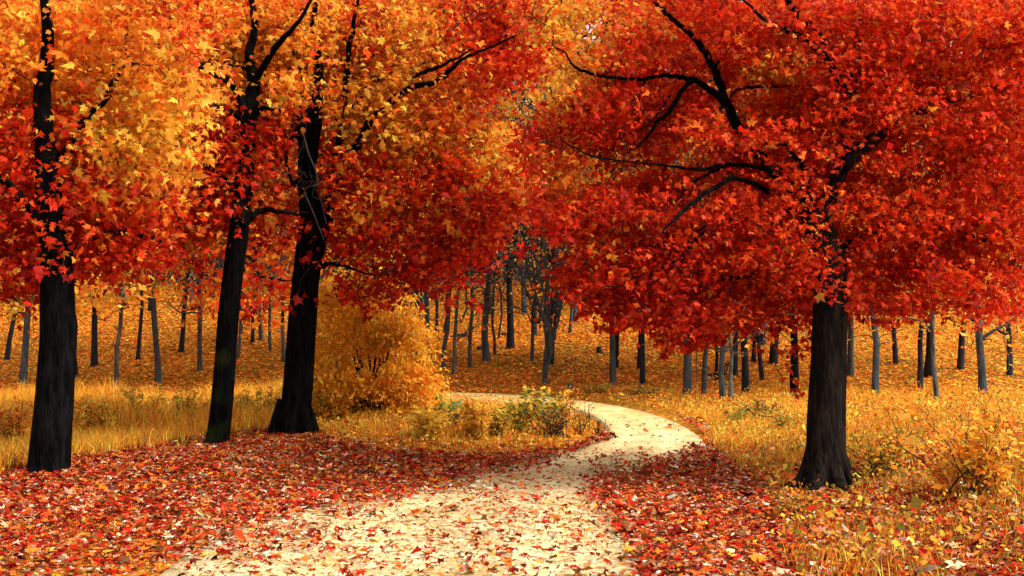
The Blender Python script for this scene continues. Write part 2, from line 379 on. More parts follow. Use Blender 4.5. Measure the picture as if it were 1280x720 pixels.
def crown(mb, poly, depth, ncl, base, zones, seed, leaf=.125, per=(7, 15), rad=.26, holes=.38, hscale=.62, dens=None, up_bias=.8, shape='maple', avoid=None, avoid_p=.36, bushy=False):
    names = ['rust', 'rust', 'vermil', 'orange', 'orange', 'glow', 'honey', 'olive'] if bushy else NAMES
    rs = np.random.RandomState(seed); pl = np.array(poly, float)
    n0 = ncl * 6
    u = rs.uniform(pl[:, 0].min(), pl[:, 0].max(), n0); v = rs.uniform(pl[:, 1].min(), pl[:, 1].max(), n0)
    Yd = depth[0] + (depth[1] - depth[0]) * rs.rand(n0)
    C = at(u, v, Yd)
    ok = poly_soft(pl, u, v, 11 if bushy else 9) > rs.rand(n0) * .9 + .05
    # flattened layers: noise squeezed vertically leaves horizontal shelves with gaps
    nn = fbm(C * np.array([1, 1, 2.0]), hscale, seed, 2)
    ok &= nn > holes
    if dens is not None: ok &= rs.rand(n0) < dens(u, v)
    C = C[ok][:ncl]; u = u[ok][:ncl]; v = v[ok][:ncl]
    k = rs.randint(per[0], per[1], len(C)); idx = np.repeat(np.arange(len(C)), k); n = len(idx)
    # a spray: leaves along a short drooping twig
    ax = unit(np.stack([rs.normal(0, 1, len(C)), rs.normal(0, 1, len(C)), rs.normal(-.25, .3, len(C))], -1))
    s = rs.uniform(-1, 1, n)
    P_ = C[idx] + ax[idx] * (s * rad * 1.3)[:, None] + rs.normal(0, 1, (n, 3)) * np.array([rad * .5, rad * .5, rad * .28])
    D = ax[idx] * .7 + rs.normal(0, .7, (n, 3)) + np.array([0, 0, -.35])
    N_ = np.array([0, -.25, up_bias]) + rs.normal(0, .55, (n, 3))
    cw = zone_w(u, v, base, zones)
    # each spray leans towards one hue
    cc = mix_cols(names, cw, len(C), rs, .0)
    lc = mix_cols(names, cw[idx], n, rs, .2)
    a = rs.uniform(.1, .75, (n, 1)); bri = np.exp(rs.normal(0, .16, len(C)))[idx][:, None]
    col = np.clip((cc[idx] * a + lc * (1 - a)) * bri, 0, .88)
    S = leaf * np.exp(rs.normal(0, .32, n))
    if avoid:
        keep = np.ones(n, bool)
        for (lp, lr) in avoid:   # thin the leaves in front of the thick limbs so the limbs show
            lu, lv = proj(lp); uu, vv = proj(P_)
            for j in range(0, len(lp) - 1):
                a = np.array([lu[j], lv[j]]); b = np.array([lu[j + 1], lv[j + 1]]); d = b - a
                t_ = np.clip(((uu - a[0]) * d[0] + (vv - a[1]) * d[1]) / (d @ d + 1e-6), 0, 1)
                dd = np.hypot(uu - a[0] - t_ * d[0], vv - a[1] - t_ * d[1])
                keep &= ~((dd < lr[j] * F_PX / lp[j][1] + 6) & (P_[:, 1] < lp[j][1] + .15) & (rs.rand(n) < avoid_p))
        P_, D, N_, S, col = P_[keep], D[keep], N_[keep], S[keep], col[keep]
    leaves(mb, P_, D, N_, S, col, shape, .85, rs)
    return C

def px_limb(pts, Y, wpx, dY=0.0, sub=5, wob=0.0, seed=1):
    """limb from photo points at depth Y (sliding by dY to its tip); width in photo pixels start/end"""
    pts = smooth_line(pts, sub); n = len(pts); t = np.linspace(0, 1, n); Yd = Y + dY * t
    P_ = at(pts[:, 0], pts[:, 1], Yd)
    rs = np.random.RandomState(seed)
    if wob: P_ = P_ + rs.normal(0, wob, P_.shape)
    w = np.interp(t, np.linspace(0, 1, len(wpx)), wpx) * Yd / F_PX / 2
    return P_, w

def twig_path(a, b, rs, n=7, sag=.15, wob=.06):
    t = np.linspace(0, 1, n)[:, None]; L_ = np.linalg.norm(b - a)
    P_ = a + (b - a) * t; w = np.cumsum(rs.normal(0, wob, (n, 3)), 0); w = w - t * w[-1]
    P_ = P_ + w * L_ + np.array([0, 0, 1]) * (np.sin(t * PI) * sag * L_)
    return P_

def twigs_to(mb, limbs, C, k, rs, maxd=2.2, r0=.012):
    """thin twigs from the nearest limb point to leaf sprays"""
    LP = np.concatenate([l[0] for l in limbs])
    pool = LP.copy()
    sel = rs.permutation(len(C))[:k]
    d = [np.min(np.linalg.norm(pool - C[j], axis=1)) for j in sel]
    for j in sel[np.argsort(d)]:
        q = np.linalg.norm(pool - C[j], axis=1); m = np.argmin(q)
        if q[m] > maxd or q[m] < .08: continue
        p = twig_path(pool[m], C[j], rs)
        mb.tube(p, np.linspace(r0 * (.5 + .5 * min(q[m], 1.5)), .0035, len(p)), 4)
        pool = np.concatenate([pool, p[2:]])

# ================================================================== LEFT FOREGROUND TREES
# --- main black tree (foot at 367,545)
b2 = ground_at(366, 543)
YL = b2[1]
T2 = thing('maple_tree', b2, 'big black trunked tree with forked trunk standing between the leaning tree and the orange bush', 'tree', 'large foreground trees')
trunk = MB()
pts, w = px_limb([(366, 552), (367, 535), (369, 515), (372, 480), (375, 440), (378, 400), (381, 360), (385, 330), (390, 300), (394, 278), (393, 255)], YL, [46, 42, 39, 37.5, 36, 35, 33, 33, 37, 40, 34], sub=6)
w[:5] *= np.linspace(1.25, 1.0, 5)
trunk.tube(pts, w, 40, .10, seed=4)
for k_ in range(7):   # root flare
    a_ = k_ * .9 + .2; d_ = np.array([math.cos(a_), math.sin(a_) * .8, 0])
    q0 = b2 + d_ * .10 + np.array([0, 0, .42]); q1 = b2 + d_ * .24 + np.array([0, 0, .12]); q2 = b2 + d_ * (.33 + .04 * (k_ % 3)) + np.array([0, 0, -.05])
    trunk.tube(smooth_line([q0, q1, q2], 5), np.linspace(.13, .05, 11), 10, .1)
trunk.build('trunk', M_BLACK, T2)
L2 = []
for i_, (pp, yy, ww, dy) in enumerate([
    ([(391, 285), (386, 262), (385, 235), (384, 200), (381, 160), (377, 118), (373, 80), (366, 30), (360, -60)], YL, [30, 26, 24, 22, 20, 17, 14, 9, 5], .3),
    ([(386, 205), (391, 175), (396, 140), (397, 105), (399, 80), (390, 45), (395, 0), (400, -60)], YL - .2, [18, 17, 15, 13, 10, 8, 6, 4], -.5),
    ([(398, 290), (408, 268), (418, 235), (423, 190), (424, 155), (431, 115), (434, 88), (440, 40), (452, -20)], YL, [26, 22, 16, 13, 12, 10, 8, 6, 3], -.8),
    ([(418, 235), (430, 210), (447, 180), (461, 155), (485, 130), (517, 108), (543, 103), (563, 87), (582, 72), (612, 60), (650, 42)], YL - .1, [14, 12, 12, 11, 9, 8, 7, 6, 4, 3, 2], -1.5),
    ([(517, 96), (535, 88), (557, 80), (590, 62)], YL - 2.0, [3, 6, 4, 2], -.4),
    ([(396, 334), (408, 331), (421, 330), (432, 333), (447, 338), (470, 345)], YL - .05, [9, 7, 5, 4, 3, 2], -.9),
    ([(373, 158), (361, 180), (358, 205), (366, 228), (378, 250), (392, 275)], YL - .55, [3, 3, 4, 4, 3, 2], .0),
    ([(402, 272), (440, 262), (480, 268), (520, 262), (560, 258), (600, 262)], YL, [9, 7, 6, 5, 3, 2], 1.2),
    ([(378, 130), (350, 105), (318, 90), (285, 82), (240, 80)], YL, [10, 8, 6, 5, 3], -1.5),
    ([(380, 175), (355, 160), (330, 152), (300, 150)], YL, [8, 6, 4, 2], -1.0),
    ([(424, 150), (460, 110), (500, 70), (540, 30), (580, -10)], YL - .1, [9, 8, 6, 4, 2], .8),
    ([(384, 222), (352, 236), (330, 250), (300, 262)], YL, [7, 5, 4, 2], 1.0),
    ([(461, 153), (456, 170), (446, 190)], YL - .3, [9, 10, 7], 0)]):
    m = MB(); l = px_limb(pp, yy, ww, dy, wob=.006, seed=i_); m.tube(l[0], l[1], 12, .08, seed=i_); m.build('limb', M_BLACK, T2); L2.append(l)

poly_L = [(285, -55), (690, -55), (700, 30), (690, 80), (640, 100), (600, 128), (592, 155), (628, 168), (655, 200), (674, 225), (672, 252), (655, 268), (640, 262), (622, 272), (608, 300), (606, 330), (598, 318), (584, 300), (575, 318), (560, 345), (548, 372), (540, 352), (525, 330), (505, 340), (500, 372), (478, 352), (462, 380), (440, 372), (420, 352), (408, 330), (408, 300), (420, 262), (400, 250), (372, 252), (350, 285), (320, 290), (285, 270)]
zonesL = [(330, 40, 55, 50, ORG), (305, 60, 40, 40, YEL), (390, 60, 40, 30, ORG), (455, 50, 28, 40, DR), (520, 45, 35, 55, YEL), (500, 10, 60, 25, ORG), (600, 40, 55, 55, RD), (650, 60, 40, 70, SCR),
          (455, 112, 36, 24, YEL), (480, 100, 30, 30, ORG), (530, 130, 40, 30, ORG), (500, 175, 50, 24, YEL), (440, 165, 32, 18, OLV), (560, 150, 40, 30, MIX), (612, 195, 30, 28, YEL), (560, 200, 40, 24, SCR),
          (520, 225, 60, 22, RD), (590, 240, 70, 25, DR), (640, 250, 40, 25, RD), (480, 260, 60, 25, MIX), (470, 262, 14, 12, YEL), (500, 315, 60, 45, DR), (560, 330, 50, 40, DR), (440, 370, 50, 30, DR), (350, 180, 40, 40, RD), (330, 240, 40, 35, MIX), (420, 205, 30, 30, RD), (400, 40, 30, 30, YEL), (360, 120, 30, 25, ORG)]
def densL(u, v):
    d = np.full(u.shape, .95)
    d = d - .62 * np.exp(-(((u - 300) / 26) ** 2 + ((v - 165) / 45) ** 2))
    d = d - .75 * np.exp(-(((u - 384) / 20) ** 2 + ((v - 200) / 60) ** 2))
    d = d - .45 * np.exp(-(((u - 345) / 30) ** 2 + ((v - 215) / 50) ** 2))
    d = d - .45 * np.exp(-(((u - 395) / 20) ** 2 + ((v - 120) / 30) ** 2))
    d = d - .8 * np.exp(-(((u - 397) / 26) ** 2 + ((v - 290) / 40) ** 2))
    d = d - .6 * np.exp(-(((u - 535) / 28) ** 2 + ((v - 98) / 16) ** 2))
    d = d - .8 * np.exp(-(((u - 296) / 14) ** 2 + ((v - 22) / 16) ** 2))
    d = d - .75 * np.exp(-(((u - 640) / 38) ** 2 + ((v - 125) / 28) ** 2))
    d = d * np.where(v > 300, .55, 1); d = d * np.where(v < 0, .4, 1)
    return np.clip(d, .03, 1)
f2 = MB()
CL = crown(f2, poly_L, (15.2, 18.2), 5600, MIX, zonesL, 21, dens=densL, leaf=.072, avoid=[L2[0], L2[1], L2[4]], holes=.485)
# hanging crimson sprays below the crown
def sprays(mb, spots, Y, base, seed, leaf=.13, per=26, rad=.20):
    rs = np.random.RandomState(seed); out = []
    for (u, v, rpx, k) in spots:
        n = k; uu = u + rs.normal(0, rpx * .45, n); vv = v + rs.normal(0, rpx * .40, n); Yd = Y + rs.uniform(-.35, .35, n)
        P_ = at(uu, vv, Yd); c = at(u, v - rpx * .3, Y)
        D = unit(P_ - c) * .6 + rs.normal(0, .6, (n, 3)) + np.array([0, 0, -.4]); N_ = np.array([0, -.5, .5]) + rs.normal(0, .5, (n, 3))
        leaves(mb, P_, D, N_, leaf * np.exp(rs.normal(0, .2, n)), mix_cols(NAMES, base, n, rs, .25), 'maple', .6, rs); out.append(c)
    return np.array(out)
spL = [(458, 392, 9, 9), (488, 383, 8, 9), (500, 367, 10, 14), (437, 366, 10, 14), (430, 350, 12, 16), (470, 352, 16, 26), (520, 352, 14, 26), (545, 365, 11, 18), (562, 378, 9, 14), (572, 355, 11, 18), (560, 385, 6, 7),
       (594, 378, 10, 9), (590, 325, 12, 16), (603, 335, 9, 12), (600, 318, 12, 20), (598, 344, 9, 9), (508, 330, 14, 24), (536, 335, 14, 20), (480, 330, 14, 26), (455, 330, 14, 22), (653, 312, 8, 14), (575, 300, 16, 24), (545, 310, 16, 24),
       (372, 372, 6, 4), (362, 384, 6, 5), (382, 320, 9, 10), (296, 300, 9, 11), (378, 284, 12, 16), (360, 300, 14, 20), (340, 302, 16, 24), (320, 296, 14, 18)]
CL2 = sprays(f2, spL, 15.6, DR, 5, leaf=.095)
f2.build('foliage', M_LEAF, T2)
tw = MB(); rs = np.random.RandomState(3)
twigs_to(tw, L2, np.concatenate([CL2, CL]), 900, rs); tag(tw.build('twigs', M_TWIG, T2), kind='stuff')
tw = MB()
for k_ in range(16):
    a_ = L2[0][0][rs.randint(8, 30)] + np.array([0, -.25, 0]); b_ = a_ + np.array([rs.uniform(-.9, .9), rs.uniform(-.5, .1), rs.uniform(-1.3, .6)])
    p = twig_path(a_, b_, rs, 8, .1, .09); tw.tube(p, np.linspace(.009, .003, 8), 4)
for pp in ([(378, 160), (385, 190), (395, 215), (400, 245), (408, 280)], [(380, 240), (390, 262), (398, 282), (405, 300)], [(421, 330), (428, 322), (437, 316)]):
    l = px_limb(pp, YL - .5, [2.5, 2, 1.2], 0); tw.tube(l[0], l[1], 5)
tag(tw.build('dead_twigs', M_TWIGG, T2), kind='stuff')

# --- leaning tree on the left
b1 = ground_at(271, 556); Y1 = b1[1]
T1 = thing('maple_tree', b1, 'black trunked tree leaning right with mossy foot, left of the forked black tree', 'tree', 'large foreground trees')
trunk = MB()
pts, w = px_limb([(271, 566), (273, 545), (277, 510), (281, 460), (285, 400), (291, 345), (297, 300), (303, 250), (307, 205), (309, 160), (312, 120)], Y1, [40, 29, 27, 26, 26, 25, 25, 24, 23, 22, 21], sub=6)
w[:4] *= np.linspace(1.3, 1.0, 4); trunk.tube(pts, w, 36, .10, seed=8); trunk.build('trunk', M_BLACKM, T1)
L1 = []
for i_, (pp, yy, ww, dy) in enumerate([
    ([(311, 140), (318, 105), (312, 70), (318, 30), (310, -20), (305, -80)], Y1, [24, 16, 11, 9, 7, 4], 0),
    ([(308, 150), (296, 112), (278, 97), (240, 80), (190, 72)], Y1, [14, 11, 9, 7, 3], -1.0),
    ([(309, 165), (290, 140), (262, 132), (225, 130)], Y1, [9, 7, 5, 3], -.8),
    ([(309, 150), (330, 136), (352, 138)], Y1 - .1, [9, 7, 4], -.4),
    ([(303, 280), (317, 268), (333, 262), (350, 265), (373, 268)], Y1 - .1, [10, 9, 7, 5, 4], .2),
    ([(300, 348), (325, 346), (350, 350), (372, 353)], Y1 + .2, [4, 3, 2.5, 1.5], 1.0),
    ([(318, 100), (345, 60), (375, 25), (400, -20)], Y1, [10, 8, 5, 3], -1.5),
    ([(304, 250), (270, 215), (235, 190), (190, 175)], Y1, [10, 8, 6, 3], -1.2)]):
    m = MB(); l = px_limb(pp, yy, ww, dy, wob=.006, seed=i_ + 30); m.tube(l[0], l[1], 12, .08, seed=i_); m.build('limb', M_BLACK, T1); L1.append(l)
poly_L1 = [(60, -55), (380, -55), (400, 40), (380, 120), (345, 150), (330, 190), (300, 235), (286, 265), (255, 300), (225, 330), (190, 300), (140, 290), (100, 320), (60, 280)]
zonesL1 = [(330, 40, 60, 60, ORG), (300, 70, 40, 30, YEL), (365, 70, 40, 30, YEL), (250, 200, 60, 50, RD), (160, 100, 60, 80, ORG), (300, 175, 30, 30, DR), (120, 240, 60, 60, SCR)]
f1 = MB()
C1 = crown(f1, poly_L1, (14.6, 17.4), 3600, MIX, zonesL1, 33, dens=lambda u, v: densL(u, v) * .9, leaf=.076, avoid=L1[:1], holes=.46)
CS = sprays(f1, [(292, 300, 9, 12), (300, 290, 8, 8), (287, 306, 8, 8), (345, 355, 14, 12), (320, 345, 12, 10), (320, 385, 14, 16), (306, 392, 10, 12), (250, 330, 14, 18)], 15.2, DR, 6, leaf=.095)
f1.build('foliage', M_LEAF, T1)
tw = MB(); twigs_to(tw, L1, np.concatenate([CS, C1]), 260, rs); tag(tw.build('twigs', M_TWIG, T1), kind='stuff')

# --- further left, outside the photo's own edge: another dark tree
b0 = ground_at(60, 590); Y0 = b0[1]
T0 = thing('maple_tree', b0, 'thick black trunked tree at the far left with scarlet and orange crown', 'tree', 'large foreground trees')
trunk = MB(); pts, w = px_limb([(60, 604), (62, 580), (66, 530), (70, 470), (72, 400), (70, 320), (64, 250), (60, 190)], Y0, [70, 52, 47, 44, 42, 40, 36, 30], sub=6)
trunk.tube(pts, w, 36, .1, seed=12); trunk.build('trunk', M_BLACK, T0)
L0 = []
for i_, (pp, yy, ww, dy) in enumerate([([(60, 200), (52, 130), (60, 60), (50, -40)], Y0, [28, 22, 16, 8], 0), ([(64, 240), (84, 190), (98, 160), (128, 128), (150, 90), (186, 66), (215, 30)], Y0, [18, 14, 12, 9, 7, 5, 3], .3),
    ([(68, 300), (30, 250), (-10, 215), (-60, 200)], Y0, [16, 12, 8, 5], -.5), ([(72, 330), (110, 300), (150, 290), (200, 300)], Y0, [12, 10, 7, 3], .5)]):
    m = MB(); l = px_limb(pp, yy, ww, dy, wob=.006, seed=i_ + 60); m.tube(l[0], l[1], 12, .08); m.build('limb', M_BLACK, T0); L0.append(l)
f0 = MB()
C0 = crown(f0, [(-120, -55), (240, -55), (250, 60), (235, 180), (215, 260), (190, 330), (150, 350), (110, 330), (60, 350), (10, 380), (-60, 370), (-120, 340)], (12.2, 15.3), 3600, MIX,
           [(60, 40, 80, 60, ORG), (160, 150, 60, 60, YEL), (40, 180, 70, 60, SCR), (130, 300, 80, 50, RD), (-20, 320, 60, 60, DR)], 44, leaf=.072, avoid=L0[:1], holes=.42, dens=lambda u, v: np.where(v < 0, .4, .85))
f0.build('foliage', M_LEAF, T0)
tw = MB(); twigs_to(tw, L0, C0, 240, rs); tag(tw.build('twigs', M_TWIG, T0), kind='stuff')

# ================================================================== RIGHT RED MAPLE
b3 = ground_at(1032, 612); Y3 = b3[1]
T3 = thing('maple_tree', b3, 'brown barked maple at the right verge, its scarlet crown arching over the road bend', 'tree', 'large foreground trees')
trunk = MB(); pts, w = px_limb([(1030, 628), (1031, 605), (1032, 570), (1034, 500), (1037, 430), (1038, 360), (1030, 310), (1018, 275)], Y3, [76, 58, 50, 46, 44, 43, 42, 38], sub=6)
w[:4] *= np.linspace(1.2, 1, 4); trunk.tube(pts, w, 36, .1, seed=15); 
for k_ in range(7):
    a_ = k_ * .9 + .5; d_ = np.array([math.cos(a_), math.sin(a_), 0])
    trunk.tube(smooth_line([b3 + d_ * .08 + np.array([0, 0, .40]), b3 + d_ * .22 + np.array([0, 0, .10]), b3 + d_ * (.40 + .05 * (k_ % 3)) + np.array([0, 0, -.06])], 5), np.linspace(.11, .04, 11), 10, .1)
trunk.build('trunk', M_BROWN, T3)
L3 = []
LIMB3 = [
    ([(1025, 295), (1005, 258), (988, 232), (966, 212), (940, 182), (921, 155), (911, 135), (902, 112), (892, 85), (878, 60), (858, 38), (836, 20), (815, 0), (790, -30)], Y3, [27, 22, 18, 16, 14, 13, 12, 11, 10, 9, 7, 6, 4, 3], .6),
    ([(905, 128), (893, 116), (866, 100), (845, 96), (820, 95), (800, 99), (770, 98), (745, 94), (722, 86), (712, 76), (706, 66), (690, 56)], Y3 + .4, [9, 9, 7, 6, 5, 4.5, 4.5, 4, 3.5, 2.5, 2, 1.5], -.3),
    ([(868, 100), (858, 107), (846, 122), (838, 138), (822, 152), (813, 166), (796, 184), (780, 192)], Y3 + .3, [6, 6, 6, 6, 5, 4, 2.5, 1.5], -.3),
    ([(904, 133), (890, 142), (876, 149), (862, 155)], Y3 + .3, [5, 4, 3, 1.5], -.2),
    ([(912, 120), (922, 112), (940, 109), (965, 107), (990, 110), (1020, 120)], Y3 + .2, [3, 3, 4, 4, 3, 2], .2),
    ([(895, 82), (905, 68), (915, 56), (922, 45)], Y3 + .2, [4, 3, 2.5, 1.5], 0),
    ([(968, 214), (940, 208), (905, 206), (880, 212), (855, 210), (830, 206), (795, 203)], Y3 + .1, [6, 5, 5, 5, 4, 3, 1.5], -.5),
    ([(906, 208), (888, 216), (870, 226), (856, 240), (848, 256)], Y3, [5, 4, 4, 3, 2], -.3),
    ([(1006, 258), (985, 262), (960, 266), (935, 272), (905, 275), (880, 284), (860, 296)], Y3, [10, 8, 6, 5, 4, 3, 2], -.4),
    ([(960, 240), (940, 228), (915, 224), (890, 236), (868, 252), (846, 272), (828, 290)], Y3, [7, 6, 6, 6, 6, 4, 2.5], -.8),
    ([(795, 203), (765, 200), (740, 195), (718, 184), (700, 174)], Y3 - .4, [2, 2.5, 3, 2, 1.5], -.3),
    ([(806, 100), (798, 118), (780, 135), (772, 150), (765, 170)], Y3 + .2, [2.5, 2, 2, 1.5, 1], 0),
    ([(1012, 268), (1006, 215), (985, 185), (968, 178), (955, 180)], Y3 - .1, [14, 9, 6, 5, 2], -.3),
    ([(1018, 280), (1045, 230), (1060, 160), (1070, 90), (1075, 20), (1080, -60)], Y3, [28, 22, 17, 13, 9, 5], .3),
    ([(1060, 120), (1030, 70), (995, 44), (975, 34), (955, 24), (930, 0)], Y3 - .2, [12, 10, 9, 7, 5, 3], -.4),
    ([(1040, 60), (1010, 30), (990, 8), (975, -20)], Y3 - .3, [9, 10, 8, 5], -.2),
    ([(1050, 210), (1110, 160), (1170, 130), (1240, 110), (1300, 80)], Y3, [20, 16, 12, 8, 4], .5),
    ([(1036, 330), (1085, 290), (1140, 280), (1200, 290), (1260, 310)], Y3, [14, 11, 8, 6, 3], .6),
    ([(1034, 360), (1000, 335), (970, 335), (935, 345), (900, 350), (870, 360), (845, 375)], Y3, [10, 8, 6, 5, 4, 3, 2], .8),
    ([(880, 290), (850, 320), (830, 335), (800, 345), (770, 360)], Y3 - .2, [4, 4, 3, 2.5, 1.5], -.3),
    ([(838, 120), (815, 150), (790, 170)], Y3, [3, 2, 1], 0)]
for i_, (pp, yy, ww, dy) in enumerate(LIMB3):
    m = MB(); l = px_limb(pp, yy, ww, dy, wob=.005, seed=i_ + 90); m.tube(l[0], l[1], 12, .08, seed=i_); m.build('limb', M_BROWN if i_ in (13, 16) else M_BLACK, T3); L3.append(l)
poly_R = [(690, -55), (1300, -55), (1340, 100), (1320, 300), (1290, 380), (1240, 400), (1180, 380), (1120, 400), (1070, 380), (1020, 400), (985, 392), (950, 396), (915, 400), (905, 422), (880, 412), (862, 424), (838, 415), (820, 398), (802, 395), (782, 406), (762, 402), (742, 392), (730, 372), (700, 352), (692, 338), (712, 328), (725, 318), (715, 300), (695, 292), (678, 285), (680, 270), (690, 255), (668, 225), (648, 192), (655, 165), (690, 145), (705, 100), (690, 60), (660, 30), (650, -55)]
zonesR = [(745, 38, 26, 26, OLV), (740, 40, 30, 32, YEL), (690, 100, 26, 26, YEL), (740, 40, 30, 32, OLV), (722, 30, 32, 28, YEL), (695, 92, 30, 30, YEL), (705, 205, 24, 30, ORG), (925, 120, 26, 22, ORG), (800, 25, 30, 20, ORG), (850, 20, 90, 40, SCR), (800, 60, 50, 30, SCR), (960, 60, 70, 50, SCR), (840, 90, 60, 40, RD), (800, 140, 50, 40, DR), (700, 170, 50, 30, RD), (740, 150, 40, 30, RD),
          (940, 150, 60, 40, SCR), (900, 190, 60, 40, SCR), (850, 190, 14, 14, YEL), (752, 308, 12, 14, YEL), (980, 180, 40, 40, SCR), (760, 240, 80, 40, RD), (740, 300, 60, 40, DR), (780, 350, 60, 50, DR), (850, 370, 50, 40, DR), (860, 280, 60, 40, RD), (940, 280, 60, 50, SCR), (960, 350, 60, 50, SCR),
          (970, 80, 25, 25, OLV), (1100, 100, 100, 80, SCR), (1200, 250, 80, 90, SCR), (1150, 330, 70, 50, RD)]
def densR(u, v):
    d = np.full(u.shape, .95)
    for (a, b, c, e, k) in [(890, 90, 16, 45, .7), (912, 140, 18, 22, .8), (835, 97, 60, 7, .6), (838, 140, 15, 22, .6), (740, 40, 32, 30, .8), (695, 92, 26, 28, .75), (785, 60, 12, 14, .5), (700, 215, 20, 30, .5), (855, 210, 50, 7, .5), (870, 245, 26, 14, .5), (985, 240, 22, 22, .6), (850, 188, 14, 12, .8), (752, 308, 10, 12, .8), (660, 120, 18, 30, .4), (680, 220, 25, 25, .5)]:
        d = d - k * np.exp(-(((u - a) / c) ** 2 + ((v - b) / e) ** 2))
    d = d * np.where(v < 0, .4, 1) * np.where((u > 900) & (v > 300), .7, 1)
    return np.clip(d, .04, 1)
f3 = MB()
C3 = crown(f3, poly_R, (Y3 - .5, Y3 + 2.6), 11500, RD, zonesR, 55, dens=densR, leaf=.054, rad=.15, avoid=[(L3[0][0][24:], L3[0][1][24:]), L3[1], L3[2], L3[6], L3[9]], avoid_p=.66, holes=.495, hscale=.46)
spR = [(775, 402, 9, 16), (760, 392, 10, 16), (735, 378, 10, 16), (700, 350, 10, 16), (686, 284, 8, 12), (702, 353, 10, 14), (830, 430, 9, 16), (848, 424, 10, 16), (833, 438, 7, 9), (852, 418, 8, 12), (880, 418, 10, 20), (878, 428, 7, 12), (895, 408, 9, 12), (895, 425, 8, 9),
       (945, 436, 7, 7), (975, 436, 8, 6), (993, 440, 10, 12), (985, 458, 8, 8), (992, 472, 7, 6), (1000, 488, 8, 8), (978, 474, 5, 4), (1010, 430, 12, 16), (1020, 460, 10, 12), (930, 405, 12, 16), (965, 410, 12, 14), (990, 405, 12, 18)]
rse = np.random.RandomState(12)
spR = spR + [(u_ + rse.normal(0, 6), v_ + rse.uniform(-2, 12), rse.uniform(6, 11), int(rse.uniform(8, 18))) for (u_, v_) in smooth_line([(1110, 398), (1070, 385), (1020, 402), (985, 396), (950, 398), (915, 404), (905, 420), (880, 414), (862, 424), (838, 416), (820, 400), (802, 397), (782, 406), (762, 402), (742, 394), (728, 374), (700, 352), (692, 340), (712, 326), (715, 300), (695, 292), (678, 282)], 2)[::1] if rse.rand() < .75]
CR2 = sprays(f3, spR, Y3 + .6, RD, 7, leaf=.072)
f3.build('foliage', M_LEAF, T3)
tw = MB(); twigs_to(tw, L3, np.concatenate([CR2, C3]), 1500, rs, r0=.009); tag(tw.build('twigs', M_TWIG, T3), kind='stuff')

